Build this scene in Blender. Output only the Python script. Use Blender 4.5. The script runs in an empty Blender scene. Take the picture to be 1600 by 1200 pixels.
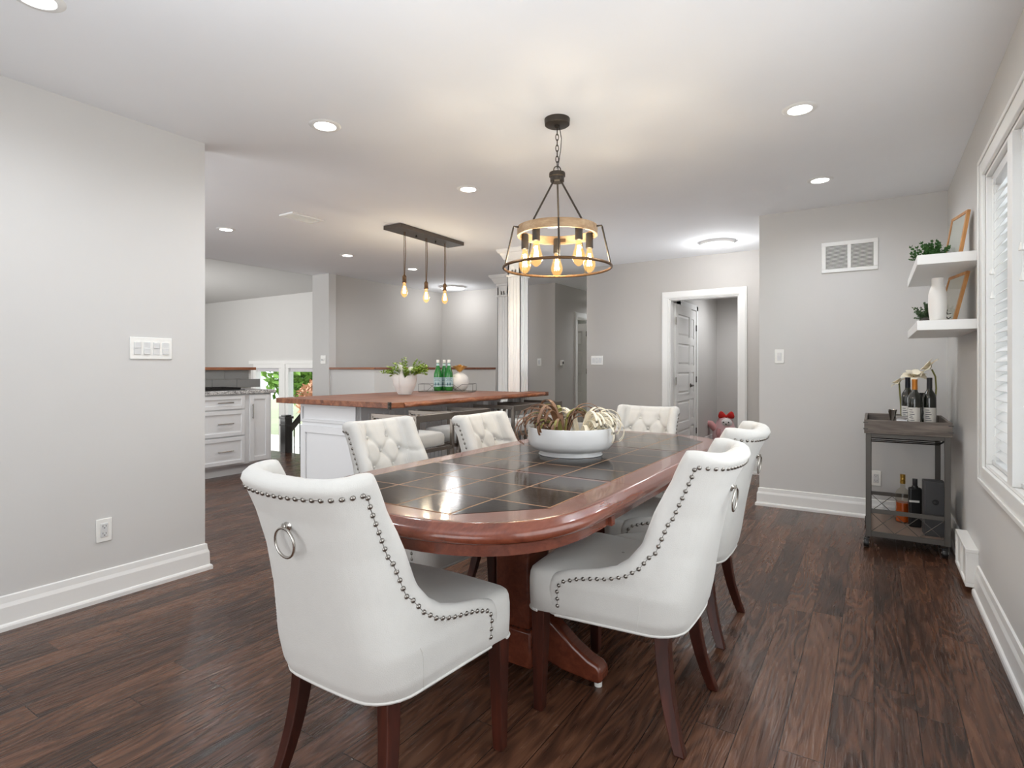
import bpy, bmesh, math, random
from mathutils import Vector, Matrix
random.seed(7)
D = bpy.data
SC = bpy.context.scene
COL = SC.collection
PI = math.pi
R = math.radians

# ------------------------------------------------------------------ camera, world, exposure
YAW = R(32.67)
cam_d = D.cameras.new('camera'); cam = D.objects.new('camera', cam_d); COL.objects.link(cam)
cam.location = (0, 0, 1.152); cam.rotation_euler = (PI/2, 0, YAW)
cam_d.sensor_width = 36; cam_d.lens = 36*882/1600
cam_d.shift_y = -24.5/1600; cam_d.clip_start = .05; cam_d.clip_end = 200
SC.camera = cam
SC.view_settings.view_transform = 'Standard'
SC.view_settings.look = 'None'
SC.view_settings.gamma = 1.0
SC.view_settings.use_curve_mapping = False
SC.view_settings.exposure = 0.52
SC.cycles.max_bounces = 10
SC.cycles.diffuse_bounces = 6
SC.cycles.glossy_bounces = 4
SC.cycles.transmission_bounces = 6
SC.cycles.transparent_max_bounces = 12
SC.cycles.caustics_reflective = False
SC.cycles.caustics_refractive = False
SC.cycles.sample_clamp_indirect = 6.0

W = D.worlds.new('sky'); SC.world = W; W.use_nodes = True
bgn = W.node_tree.nodes['Background']
bgn.inputs[0].default_value = (.92, .96, 1.0, 1); bgn.inputs[1].default_value = 1.5

def area(name, loc, rot, size, power, color=(1, 1, 1), sy=None, spread=None):
    l = D.lights.new(name, 'AREA'); l.energy = power; l.color = color
    l.shape = 'RECTANGLE'; l.size = size; l.size_y = sy or size
    if spread: l.spread = spread
    o = D.objects.new(name, l); COL.objects.link(o); o.location = loc; o.rotation_euler = rot
    return o
def point(name, loc, power, color=(1, 1, 1), r=.04):
    l = D.lights.new(name, 'POINT'); l.energy = power; l.color = color; l.shadow_soft_size = r
    o = D.objects.new(name, l); COL.objects.link(o); o.location = loc
    return o
def spot(name, loc, power, color=(1, 1, 1), ang=150, r=.05):
    l = D.lights.new(name, 'SPOT'); l.energy = power; l.color = color; l.shadow_soft_size = r
    l.spot_size = R(ang); l.spot_blend = .8
    o = D.objects.new(name, l); COL.objects.link(o); o.location = loc
    return o
sd = D.lights.new('sunlight', 'SUN'); sd.energy = 5; sd.angle = R(2)
so = D.objects.new('sunlight', sd); COL.objects.link(so); so.rotation_euler = (R(48), 0, R(-65))
# photographer's flash, bounced off the ceiling near the camera; the two lights after it are added fill
area('flash_bounce', (-.8, .1, 1.5), (R(158), 0, R(20)), 1.3, 9.5, (.92, .965, 1.0), spread=R(125))
area('far_fill_uplight', (-2.3, 5.5, 1.1), (R(180), 0, 0), 1.6, 4.5, (.93, .965, 1.0))  # added unseen uplight in mid-air, lifts the far ceiling
area('near_fill_panel', (-1.0, -1.4, 1.05), (R(90), 0, R(6)), 2.9, 31, (.95, .975, 1.0), sy=1.6)  # added fill panel behind the camera for low walls and chair backs
# daylight through the window wall; added fill for the kitchen and the lower living room
area('kitchen_fill_panel', (-5.0, .2, 1.5), (R(95), 0, R(0)), 2.0, 44, (.97, .985, 1.0))  # added fill panel inside the kitchen, no window behind it
area('living_fill_panel', (-10.0, 3.2, 1.7), (R(95), 0, R(0)), 3.0, 95, (1, .99, .97))  # added fill panel indoors, shining towards the glazed wall
area('room_window_light', (.40, 1.5, 1.4), (0, R(90), 0), 1.3, 9, (.98, .99, 1), sy=1.8)

# ------------------------------------------------------------------ materials
def lin(c):
    return tuple((v/12.92 if v <= .04045 else ((v+.055)/1.055)**2.4) for v in c)
def rgb(r, g, b): return lin((r/255, g/255, b/255)) + (1,)
MATS = {}
def new_mat(name):
    m = D.materials.new(name); m.use_nodes = True; MATS[name] = m
    return m, m.node_tree.nodes, m.node_tree.links, m.node_tree.nodes['Principled BSDF']
def plain(name, col, rough=.5, metal=0, bump=0, bscale=200, spec=None, coat=0, var=.04, em=None, ems=0, trans=0, sheen=0, vscale=6):
    m, N, L, P = new_mat(name)
    tc = N.new('ShaderNodeTexCoord')
    nz = N.new('ShaderNodeTexNoise'); nz.inputs['Scale'].default_value = vscale; nz.inputs['Detail'].default_value = 3
    L.new(tc.outputs['Object'], nz.inputs['Vector'])
    mx = N.new('ShaderNodeMix'); mx.data_type = 'RGBA'
    mx.inputs[6].default_value = tuple(c*(1-var) for c in col[:3])+(1,)
    mx.inputs[7].default_value = tuple(min(1, c*(1+var)) for c in col[:3])+(1,)
    L.new(nz.outputs['Fac'], mx.inputs[0]); L.new(mx.outputs[2], P.inputs['Base Color'])
    P.inputs['Roughness'].default_value = rough; P.inputs['Metallic'].default_value = metal
    if spec is not None: P.inputs['Specular IOR Level'].default_value = spec
    if coat: P.inputs['Coat Weight'].default_value = coat; P.inputs['Coat Roughness'].default_value = .08
    if sheen: P.inputs['Sheen Weight'].default_value = sheen
    if trans: P.inputs['Transmission Weight'].default_value = trans
    if em: P.inputs['Emission Color'].default_value = em; P.inputs['Emission Strength'].default_value = ems
    if bump:
        n2 = N.new('ShaderNodeTexNoise'); n2.inputs['Scale'].default_value = bscale; n2.inputs['Detail'].default_value = 2
        L.new(tc.outputs['Object'], n2.inputs['Vector'])
        b = N.new('ShaderNodeBump'); b.inputs['Strength'].default_value = bump; b.inputs['Distance'].default_value = .002
        L.new(n2.outputs['Fac'], b.inputs['Height']); L.new(b.outputs[0], P.inputs['Normal'])
    return m
def math_node(N, L, op, a, b=None, c=None):
    n = N.new('ShaderNodeMath'); n.operation = op
    for i, v in enumerate((a, b, c)):
        if v is None: continue
        if isinstance(v, (int, float)): n.inputs[i].default_value = v
        else: L.new(v, n.inputs[i])
    return n.outputs[0]
def ramp(N, L, fac, stops):
    r = N.new('ShaderNodeValToRGB'); e = r.color_ramp.elements
    e[0].position, e[0].color = stops[0]; e[1].position, e[1].color = stops[-1]
    for p, c in stops[1:-1]:
        x = e.new(p); x.color = c
    L.new(fac, r.inputs[0]); return r.outputs[0]
def wood(name, dark, mid, light, axis='Y', scale=1.0, rough=.35, coat=0, bump=.15, band=9):
    m, N, L, P = new_mat(name)
    tc = N.new('ShaderNodeTexCoord'); mp = N.new('ShaderNodeMapping')
    s = {'X': (1.2, band, band), 'Y': (band, 1.2, band), 'Z': (band, band, 1.2)}[axis]
    mp.inputs['Scale'].default_value = tuple(v*scale for v in s)
    L.new(tc.outputs['Object'], mp.inputs[0])
    n1 = N.new('ShaderNodeTexNoise'); n1.inputs['Scale'].default_value = 1.3; n1.inputs['Detail'].default_value = 6; n1.inputs['Distortion'].default_value = 1.2
    n2 = N.new('ShaderNodeTexNoise'); n2.inputs['Scale'].default_value = 9; n2.inputs['Detail'].default_value = 4
    L.new(mp.outputs[0], n1.inputs['Vector']); L.new(mp.outputs[0], n2.inputs['Vector'])
    f = math_node(N, L, 'ADD', math_node(N, L, 'MULTIPLY', n1.outputs['Fac'], .75), math_node(N, L, 'MULTIPLY', n2.outputs['Fac'], .25))
    L.new(ramp(N, L, f, [(.32, dark), (.5, mid), (.68, light)]), P.inputs['Base Color'])
    P.inputs['Roughness'].default_value = rough
    if coat: P.inputs['Coat Weight'].default_value = coat; P.inputs['Coat Roughness'].default_value = .06
    b = N.new('ShaderNodeBump'); b.inputs['Strength'].default_value = bump; b.inputs['Distance'].default_value = .002
    L.new(f, b.inputs['Height']); L.new(b.outputs[0], P.inputs['Normal'])
    return m
def emis(name, col, s):
    m, N, L, P = new_mat(name)
    N.remove(P); e = N.new('ShaderNodeEmission'); e.inputs[0].default_value = col; e.inputs[1].default_value = s
    L.new(e.outputs[0], N['Material Output'].inputs[0]); return m
def glass(name, col, rough=.02, tint=.9, em=0, emc=(1, .6, .2, 1)):
    m, N, L, P = new_mat(name)
    N.remove(P)
    g = N.new('ShaderNodeBsdfGlossy'); g.inputs['Roughness'].default_value = rough
    t = N.new('ShaderNodeBsdfTransparent'); t.inputs[0].default_value = col
    fr = N.new('ShaderNodeFresnel'); fr.inputs[0].default_value = 1.45
    ge = N.new('ShaderNodeNewGeometry'); ff = math_node(N, L, 'MULTIPLY', fr.outputs[0], math_node(N, L, 'SUBTRACT', 1.0, ge.outputs['Backfacing']))
    mx = N.new('ShaderNodeMixShader'); L.new(ff, mx.inputs[0]); L.new(t.outputs[0], mx.inputs[1]); L.new(g.outputs[0], mx.inputs[2])
    out = mx.outputs[0]
    if em:
        e = N.new('ShaderNodeEmission'); e.inputs[0].default_value = emc; e.inputs[1].default_value = em
        a = N.new('ShaderNodeAddShader'); L.new(out, a.inputs[0]); L.new(e.outputs[0], a.inputs[1]); out = a.outputs[0]
    L.new(out, N['Material Output'].inputs[0]); return m

WALL = plain('wall_paint', rgb(211, 210, 208), .75, bump=.06, bscale=350, var=.01)
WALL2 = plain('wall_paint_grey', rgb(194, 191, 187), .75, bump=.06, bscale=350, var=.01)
CEIL = plain('ceiling_paint', rgb(244, 246, 249), .85, bump=.05, bscale=300, var=.01)
TRIM = plain('trim_paint', rgb(238, 238, 236), .35, var=.01)
CABW = plain('cabinet_paint', rgb(228, 229, 230), .4, var=.01)
DOORW = plain('door_paint', rgb(232, 231, 228), .4, var=.01)
PLATE = plain('switch_plastic', rgb(240, 240, 236), .3, var=.01)
SLOT = plain('slot_dark', rgb(60, 58, 56), .6)
FAB = plain('linen_fabric', rgb(212, 211, 207), .9, bump=.35, bscale=420, var=.03, sheen=.25, vscale=30)
PIPE = plain('piping_fabric', rgb(216, 215, 211), .9, var=.02)
NICK = plain('brushed_nickel', rgb(196, 192, 186), .22, 1, var=.05)
CHROME = plain('chrome', rgb(215, 215, 215), .08, 1, var=.02)
DKMET = plain('dark_bronze', rgb(74, 68, 62), .45, .7, var=.1)
BRONZE = plain('warm_bronze', rgb(112, 86, 62), .38, .85, var=.08)
LEGW = wood('espresso_leg_wood', rgb(38, 16, 12), rgb(62, 28, 20), rgb(88, 42, 30), 'Z', 1, .3, .3, .05)
MAHO = wood('mahogany_wood', rgb(92, 44, 30), rgb(112, 56, 38), rgb(126, 66, 46), 'Y', 1, .26, .5, .02, band=18)
WALN = wood('live_edge_walnut', rgb(86, 48, 30), rgb(128, 76, 50), rgb(162, 106, 74), 'Y', 1, .45, 0, .1, band=11)
WALNX = wood('live_edge_grain', rgb(70, 32, 16), rgb(150, 84, 46), rgb(196, 128, 82), 'Y', 2.2, .35, .3, .3, band=9)
LEDGE = wood('ledge_wood', rgb(118, 72, 46), rgb(146, 92, 60), rgb(170, 114, 78), 'X', 1, .4, .2)
ASH = wood('light_ash_wood', rgb(150, 118, 84), rgb(178, 146, 110), rgb(200, 172, 136), 'X', 2, .5)
FRAMEW = wood('oak_frame_wood', rgb(160, 108, 60), rgb(190, 134, 78), rgb(208, 156, 100), 'Z', 2, .45)
CARTW = wood('grey_weathered_wood', rgb(88, 80, 74), rgb(112, 103, 96), rgb(134, 124, 116), 'X', 1.5, .55)
CARTM = plain('cart_metal', rgb(92, 89, 85), .45, .5, var=.04)
BLK = plain('black_plastic', rgb(28, 28, 28), .35)
BOXG = plain('charcoal_card', rgb(66, 66, 68), .6, var=.03)
GREYP = plain('grey_pot', rgb(104, 100, 96), .7)
CERAM = plain('white_ceramic', rgb(218, 219, 219), .25, var=.01, coat=.2)
MATTEW = plain('matte_white_ceramic', rgb(228, 226, 222), .6, bump=.2, bscale=60, var=.02)
GOLD = plain('gold_petal', rgb(226, 170, 84), .4, .5, var=.1)
GREEN1 = plain('fern_green', rgb(150, 178, 74), .6, var=.3, vscale=40)
GREEN2 = plain('boxwood_green', rgb(58, 104, 48), .6, var=.35, vscale=60)
GREEN3 = plain('sage_green', rgb(78, 102, 70), .65, var=.3, vscale=60)
CREAM = plain('cream_petal', rgb(236, 228, 208), .55, var=.05, vscale=30)
BROWNP = plain('brown_ribbon', rgb(126, 92, 68), .5, var=.2, vscale=30)
STEMG = plain('stem_olive', rgb(126, 124, 62), .6, var=.15)
SLATM = plain('blind_slat', rgb(236, 236, 236), .45, var=.01, trans=.0)
_n = SLATM.node_tree.nodes; _l = SLATM.node_tree.links
_t = _n.new('ShaderNodeBsdfTranslucent'); _t.inputs[0].default_value = (.95, .95, .95, 1); _m = _n.new('ShaderNodeMixShader'); _m.inputs[0].default_value = .3
_l.new(_n['Principled BSDF'].outputs[0], _m.inputs[1]); _l.new(_t.outputs[0], _m.inputs[2]); _l.new(_m.outputs[0], _n['Material Output'].inputs[0])
BOTG = plain('dark_bottle_glass', rgb(26, 30, 24), .08, 0, spec=.6, coat=.5)
GRNB = plain('green_bottle_glass', rgb(24, 128, 44), .06, 0, spec=.6, coat=.6, trans=.25, var=.15)
LABW = plain('paper_label', rgb(222, 220, 214), .6, var=.03)
LABB = plain('pale_blue_label', rgb(176, 200, 204), .5, var=.08, vscale=60)
INK = plain('label_ink', rgb(52, 58, 78), .6)
ORF = plain('orange_foil', rgb(206, 132, 52), .35, .4)
AMBER = plain('amber_liquid', rgb(186, 84, 24), .15, coat=.4)
PINK = plain('pink_plush', rgb(222, 182, 184), .95, bump=.6, bscale=300, var=.06, sheen=.4)
PLUSHW = plain('white_plush', rgb(228, 220, 218), .95, bump=.6, bscale=300, var=.04, sheen=.4)
RED = plain('red_felt', rgb(200, 36, 32), .8)
PINKD = plain('dusty_rose_plush', rgb(206, 150, 150), .95, bump=.5, bscale=300)
BLKMET = plain('black_iron', rgb(34, 31, 30), .4, .5)
NEWELM = wood('black_newel_wood', rgb(28, 26, 26), rgb(44, 40, 38), rgb(58, 54, 50), 'Z', 1, .3, .3)
CLEAR = glass('window_glass', (.96, .98, .98, 1))
CLRB = glass('bottle_clear_glass', (.86, .84, .8, 1))
BULB = glass('bulb_glass', (1, .88, .66, 1), .03, em=.28, emc=(1, .55, .16, 1))
FILA = emis('filament_glow', (1, .72, .38, 1), 45)
LEDM = emis('led_disc', (1, .98, .95, 1), 14)
DOME = emis('dome_diffuser', (1, .98, .95, 1), 6)
PAPER = plain('picture_print', rgb(206, 200, 192), .6, var=.12, vscale=14)
PRINTD = plain('picture_print_dark', rgb(120, 112, 106), .6, var=.2, vscale=14)
TILEG = plain('grey_glass_tile', rgb(128, 128, 126), .15, var=.06)
GROUT = plain('tile_grout', rgb(190, 186, 178), .8)
DECK = plain('deck_boards', rgb(214, 210, 204), .7, var=.15)
BRICK = plain('red_brick_wall', rgb(176, 108, 92), .85, var=.15)
ROOFM = plain('roof_shingle', rgb(120, 110, 108), .9, var=.15)
LEAF1 = plain('hedge_leaf', rgb(108, 150, 52), .7, var=.4, vscale=3)
LEAF2 = plain('maple_leaf_green', rgb(146, 176, 84), .7, var=.4, vscale=3)
LEAF3 = plain('rust_leaf', rgb(176, 128, 96), .7, var=.3, vscale=3)
BARK = plain('bark', rgb(86, 72, 60), .9, var=.2)

def granite():
    m, N, L, P = new_mat('granite')
    tc = N.new('ShaderNodeTexCoord'); v = N.new('ShaderNodeTexVoronoi'); v.inputs['Scale'].default_value = 90
    L.new(tc.outputs['Object'], v.inputs['Vector'])
    L.new(ramp(N, L, v.outputs['Color'], [(.1, rgb(110, 108, 106)), (.45, rgb(176, 174, 172)), (.8, rgb(214, 212, 210))]), P.inputs['Base Color'])
    P.inputs['Roughness'].default_value = .2; return m
GRAN = granite()

def floor_mat():
    m, N, L, P = new_mat('scraped_hardwood')
    tc = N.new('ShaderNodeTexCoord')
    sp = N.new('ShaderNodeSeparateXYZ'); L.new(tc.outputs['Object'], sp.inputs[0])
    cb = N.new('ShaderNodeCombineXYZ'); L.new(sp.outputs['Y'], cb.inputs[0]); L.new(sp.outputs['X'], cb.inputs[1])
    br = N.new('ShaderNodeTexBrick'); L.new(cb.outputs[0], br.inputs['Vector'])
    br.offset = .37; br.offset_frequency = 2; br.squash = 1.3; br.squash_frequency = 3
    br.inputs['Color1'].default_value = (0, 0, 0, 1); br.inputs['Color2'].default_value = (1, 1, 1, 1); br.inputs['Mortar'].default_value = (.5, .5, .5, 1)
    br.inputs['Scale'].default_value = 1; br.inputs['Mortar Size'].default_value = .0014; br.inputs['Mortar Smooth'].default_value = .3
    br.inputs['Brick Width'].default_value = 1.15; br.inputs['Row Height'].default_value = .122
    s2 = N.new('ShaderNodeSeparateColor'); L.new(br.outputs['Color'], s2.inputs[0]); pid = s2.outputs[0]
    off = math_node(N, L, 'MULTIPLY', pid, 37.0)
    # grain
    g = N.new('ShaderNodeCombineXYZ')
    L.new(math_node(N, L, 'ADD', math_node(N, L, 'MULTIPLY', sp.outputs['X'], 26), off), g.inputs[0])
    L.new(math_node(N, L, 'MULTIPLY', sp.outputs['Y'], 2.2), g.inputs[1]); L.new(off, g.inputs[2])
    n1 = N.new('ShaderNodeTexNoise'); n1.inputs['Scale'].default_value = 1; n1.inputs['Detail'].default_value = 7; n1.inputs['Distortion'].default_value = 1.4
    L.new(g.outputs[0], n1.inputs['Vector'])
    # cathedral rings
    g3 = N.new('ShaderNodeCombineXYZ')
    L.new(math_node(N, L, 'ADD', math_node(N, L, 'MULTIPLY', sp.outputs['X'], 7), off), g3.inputs[0])
    L.new(math_node(N, L, 'MULTIPLY', sp.outputs['Y'], 1.0), g3.inputs[1]); L.new(off, g3.inputs[2])
    n3 = N.new('ShaderNodeTexNoise'); n3.inputs['Scale'].default_value = 1; n3.inputs['Detail'].default_value = 1.5
    L.new(g3.outputs[0], n3.inputs['Vector'])
    rings = math_node(N, L, 'SINE', math_node(N, L, 'MULTIPLY', n3.outputs['Fac'], 95.0))
    rr = math_node(N, L, 'MULTIPLY', math_node(N, L, 'ADD', rings, 1), .5)
    # big blotches
    n4 = N.new('ShaderNodeTexNoise'); n4.inputs['Scale'].default_value = 1; n4.inputs['Detail'].default_value = 2
    g4 = N.new('ShaderNodeCombineXYZ'); L.new(math_node(N, L, 'MULTIPLY', sp.outputs['X'], 9), g4.inputs[0]); L.new(math_node(N, L, 'MULTIPLY', sp.outputs['Y'], 2.0), g4.inputs[1]); L.new(off, g4.inputs[2])
    L.new(g4.outputs[0], n4.inputs['Vector'])
    f = math_node(N, L, 'ADD', math_node(N, L, 'MULTIPLY', n1.outputs['Fac'], .42), math_node(N, L, 'MULTIPLY', rr, .15))
    f = math_node(N, L, 'ADD', f, math_node(N, L, 'MULTIPLY', n4.outputs['Fac'], .33))
    f = math_node(N, L, 'ADD', f, math_node(N, L, 'MULTIPLY', pid, .20))
    col = ramp(N, L, f, [(.30, rgb(38, 25, 19)), (.50, rgb(74, 49, 37)), (.64, rgb(98, 66, 49)), (.82, rgb(116, 81, 61))])
    mm = N.new('ShaderNodeMix'); mm.data_type = 'RGBA'; L.new(br.outputs['Fac'], mm.inputs[0]); L.new(col, mm.inputs[6]); mm.inputs[7].default_value = rgb(28, 18, 14)
    L.new(mm.outputs[2], P.inputs['Base Color'])
    # scraped ripples along the boards
    g5 = N.new('ShaderNodeCombineXYZ')
    L.new(math_node(N, L, 'ADD', math_node(N, L, 'MULTIPLY', sp.outputs['X'], 95), math_node(N, L, 'MULTIPLY', pid, 11)), g5.inputs[0])
    L.new(math_node(N, L, 'MULTIPLY', sp.outputs['Y'], 7), g5.inputs[1])
    n5 = N.new('ShaderNodeTexNoise'); n5.inputs['Scale'].default_value = 1; n5.inputs['Detail'].default_value = 2; n5.inputs['Distortion'].default_value = .6
    L.new(g5.outputs[0], n5.inputs['Vector'])
    h = math_node(N, L, 'SUBTRACT', math_node(N, L, 'ADD', n5.outputs['Fac'], math_node(N, L, 'MULTIPLY', rr, .12)), math_node(N, L, 'MULTIPLY', br.outputs['Fac'], 1.2))
    b = N.new('ShaderNodeBump'); b.inputs['Strength'].default_value = .75; b.inputs['Distance'].default_value = .0035
    L.new(h, b.inputs['Height']); L.new(b.outputs[0], P.inputs['Normal'])
    P.inputs['Roughness'].default_value = .3
    L.new(math_node(N, L, 'ADD', math_node(N, L, 'MULTIPLY', n1.outputs['Fac'], .22), .15), P.inputs['Roughness'])
    P.inputs['Specular IOR Level'].default_value = .38
    return m
FLOORM = floor_mat()

def tile_mat():
    m, N, L, P = new_mat('slate_table_tile')
    tc = N.new('ShaderNodeTexCoord')
    br = N.new('ShaderNodeTexBrick'); L.new(tc.outputs['Object'], br.inputs['Vector'])
    br.offset = 0; br.squash = 1
    br.inputs['Color1'].default_value = rgb(42, 38, 35); br.inputs['Color2'].default_value = rgb(62, 52, 45); br.inputs['Mortar'].default_value = rgb(146, 112, 84)
    br.inputs['Scale'].default_value = 1; br.inputs['Mortar Size'].default_value = .0034; br.inputs['Mortar Smooth'].default_value = .2
    br.inputs['Brick Width'].default_value = .196; br.inputs['Row Height'].default_value = .2133; br.inputs['Bias'].default_value = -.1
    n = N.new('ShaderNodeTexNoise'); n.inputs['Scale'].default_value = 12; n.inputs['Detail'].default_value = 5; L.new(tc.outputs['Object'], n.inputs['Vector'])
    mx = N.new('ShaderNodeMix'); mx.data_type = 'RGBA'; mx.blend_type = 'MULTIPLY'; mx.inputs[0].default_value = .6
    L.new(br.outputs['Color'], mx.inputs[6]); L.new(ramp(N, L, n.outputs['Fac'], [(.3, (.6, .6, .6, 1)), (.7, (1.35, 1.3, 1.25, 1))]), mx.inputs[7])
    L.new(mx.outputs[2], P.inputs['Base Color'])
    L.new(math_node(N, L, 'ADD', math_node(N, L, 'MULTIPLY', br.outputs['Fac'], .3), .12), P.inputs['Roughness'])
    P.inputs['Specular IOR Level'].default_value = .12
    n2 = N.new('ShaderNodeTexNoise'); n2.inputs['Scale'].default_value = 70; n2.inputs['Detail'].default_value = 2; L.new(tc.outputs['Object'], n2.inputs['Vector'])
    h = math_node(N, L, 'SUBTRACT', math_node(N, L, 'MULTIPLY', n2.outputs['Fac'], .22), math_node(N, L, 'MULTIPLY', br.outputs['Fac'], .8))
    b = N.new('ShaderNodeBump'); b.inputs['Strength'].default_value = .45; b.inputs['Distance'].default_value = .002
    L.new(h, b.inputs['Height']); L.new(b.outputs[0], P.inputs['Normal'])
    return m
TILEM = tile_mat()

# ------------------------------------------------------------------ mesh helpers
class MB:
    def __init__(s): s.v = []; s.f = []
    def add(s, vs, fs, M=None):
        o = len(s.v)
        s.v += [tuple(M @ Vector(p)) if M is not None else tuple(p) for p in vs]
        s.f += [tuple(i+o for i in f) for f in fs]
        return s
    def box(s, x0, x1, y0, y1, z0, z1, M=None):
        vs = [(x, y, z) for x in (x0, x1) for y in (y0, y1) for z in (z0, z1)]
        return s.add(vs, [(0, 1, 3, 2), (4, 6, 7, 5), (0, 4, 5, 1), (2, 3, 7, 6), (0, 2, 6, 4), (1, 5, 7, 3)], M)
    def grid(s, rows, close_u=False, close_v=False, M=None):
        nv, nu = len(rows), len(rows[0]); vs = [p for r in rows for p in r]; fs = []
        for j in range(nv if close_v else nv-1):
            for i in range(nu if close_u else nu-1):
                a = j*nu+i; b = j*nu+(i+1) % nu; c = ((j+1) % nv)*nu+(i+1) % nu; d = ((j+1) % nv)*nu+i
                fs.append((a, b, c, d))
        return s.add(vs, fs, M)
    def lathe(s, prof, n=32, M=None, cap=True):
        rows = [[(r*math.cos(2*PI*i/n), r*math.sin(2*PI*i/n), z) for i in range(n)] for r, z in prof]
        s.grid(rows, close_u=True, M=M)
        if cap:
            o = len(s.v)-n*len(prof)
            if prof[0][0] > 1e-5: s.f.append(tuple(o+i for i in reversed(range(n))))
            if prof[-1][0] > 1e-5: s.f.append(tuple(o+(len(prof)-1)*n+i for i in range(n)))
        return s
    def tube(s, pts, r, n=8, closed=False, M=None, sq=False, flat=1.0):
        pts = [Vector(p) for p in pts]; K = len(pts); rows = []
        if not isinstance(r, (list, tuple)): r = [r]*K
        up = None
        for k in range(K):
            if closed: t = (pts[(k+1) % K]-pts[k-1])
            else: t = pts[min(k+1, K-1)]-pts[max(k-1, 0)]
            t.normalize()
            if up is None:
                up = Vector((0, 0, 1)) if abs(t.z) < .9 else Vector((0, 1, 0))
            a = t.cross(up)
            if a.length < 1e-4: a = t.cross(Vector((1, 0, 0)))
            a.normalize(); b = a.cross(t).normalized(); up = b
            ph = PI/4 if sq else 0; m = math.sqrt(2) if sq else 1
            rows.append([tuple(pts[k]+a*(r[k]*m*math.cos(ph+2*PI*i/n))+b*(r[k]*m*flat*math.sin(ph+2*PI*i/n))) for i in range(n)])
        o = len(s.v); s.grid(rows, close_u=True, close_v=closed, M=M)
        if not closed:
            s.f.append(tuple(o+i for i in reversed(range(n)))); s.f.append(tuple(o+(K-1)*n+i for i in range(n)))
        return s
    def sq(s, pts, r): return s.tube(pts, r, 4, sq=True)
    def sphere(s, c, r, n=12, M=None, sz=1.0):
        prof = [(max(1e-6, r*math.sin(PI*k/n)), -r*sz*math.cos(PI*k/n)) for k in range(n+1)]
        T = Matrix.Translation(c)
        return s.lathe(prof, n*2, (M @ T) if M is not None else T, cap=False)
    def prism(s, poly, z0, z1, M=None):
        n = len(poly)
        vs = [(x, y, z0) for x, y in poly]+[(x, y, z1) for x, y in poly]
        fs = [tuple(reversed(range(n))), tuple(range(n, 2*n))]+[(i, (i+1) % n, n+(i+1) % n, n+i) for i in range(n)]
        return s.add(vs, fs, M)
def kids(o): return [c for c in D.objects if c.parent == o]
def obj(name, mb, mat, parent=None, loc=(0, 0, 0), rot=(0, 0, 0), bevel=0, smooth=35, seg=2, weld=False):
    me = D.meshes.new(name); me.from_pydata(mb.v, [], mb.f)
    bm = bmesh.new(); bm.from_mesh(me)
    if weld: bmesh.ops.remove_doubles(bm, verts=bm.verts, dist=1e-5)
    bmesh.ops.recalc_face_normals(bm, faces=bm.faces); bm.to_mesh(me); bm.free()
    me.materials.append(mat)
    if smooth is not None:
        me.polygons.foreach_set('use_smooth', [True]*len(me.polygons)); me.set_sharp_from_angle(angle=R(smooth))
    o = D.objects.new(name, me); COL.objects.link(o); o.location = loc; o.rotation_euler = rot
    if parent: o.parent = parent
    if bevel:
        b = o.modifiers.new('bevel', 'BEVEL'); b.width = bevel; b.segments = seg; b.limit_method = 'ANGLE'; b.angle_limit = R(40)
    return o
def tag(o, label=None, cat=None, group=None, kind=None):
    if label: o['label'] = label
    if cat: o['category'] = cat
    if group: o['group'] = group
    if kind: o['kind'] = kind
    return o
def thing(name, label, cat, loc=(0, 0, 0), rz=0, group=None):
    o = D.objects.new(name, None); COL.objects.link(o); o.location = loc; o.rotation_euler = (0, 0, rz)
    o.empty_display_size = .1
    return tag(o, label, cat, group)
def struct(name, mb, mat, parent=None, **k):
    o = obj(name, mb, mat, parent, **k)
    if parent is None: o['kind'] = 'structure'
    return o
def copy_tree(o, parent=None):
    c = o.copy(); COL.objects.link(c); c.parent = parent
    for ch in kids(o): copy_tree(ch, c)
    return c
def dup(root, loc, rz=0, label=None, group=None):
    c = copy_tree(root); c.location = loc; c.rotation_euler = (0, 0, rz)
    if label: c['label'] = label
    if group: c['group'] = group
    return c

CE = 2.44
# ------------------------------------------------------------------ the setting
m = MB()
m.prism([(-3.38, -1.5), (.6, -1.5), (.6, 5.2), (-.8, 5.2), (-.8, 9.3), (-4.1, 9.3), (-4.1, 11), (-4.7, 11), (-4.7, 7.6), (-6.3, 7.6), (-6.3, 5.14), (-6.5, 5.14), (-6.5, 4.85), (-7.6, 4.85), (-7.6, 4.1), (-6.5, 4.1), (-6.5, -1.5)][::-1], -.05, 0)
struct('floor', m, FLOORM, smooth=None)
m = MB(); m.prism([(-6.57, -1.5), (.6, -1.5), (.6, 11.1), (-6.57, 11.1)], CE, CE+.12)
struct('ceiling', m, CEIL, smooth=None)
# left wall near camera
struct('wall_left', MB().box(-3.38, -3.23, -1.5, 1.775, 0, CE), WALL)
struct('wall_back', MB().box(-6.6, .6, -1.62, -1.5, -.05, CE), WALL)
# far right wall block (vent, cart)
struct('wall_far_right', MB().box(-.815, .6, 5.14, 5.3, 0, CE), WALL)
struct('wall_recess_side', MB().box(-.815, -.70, 5.3, 6.6, 0, CE), WALL)
# wall with the door (opening -2.0 .. -1.27, z 1.95)
DX0, DX1, DZ = -2.03, -1.255, 1.965
m = MB(); m.box(-3.095, DX0, 6.6, 6.72, 0, CE).box(DX1, -.70, 6.6, 6.72, 0, CE).box(DX0, DX1, 6.6, 6.72, DZ, CE)
struct('wall_door_side', m, WALL2)
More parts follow.
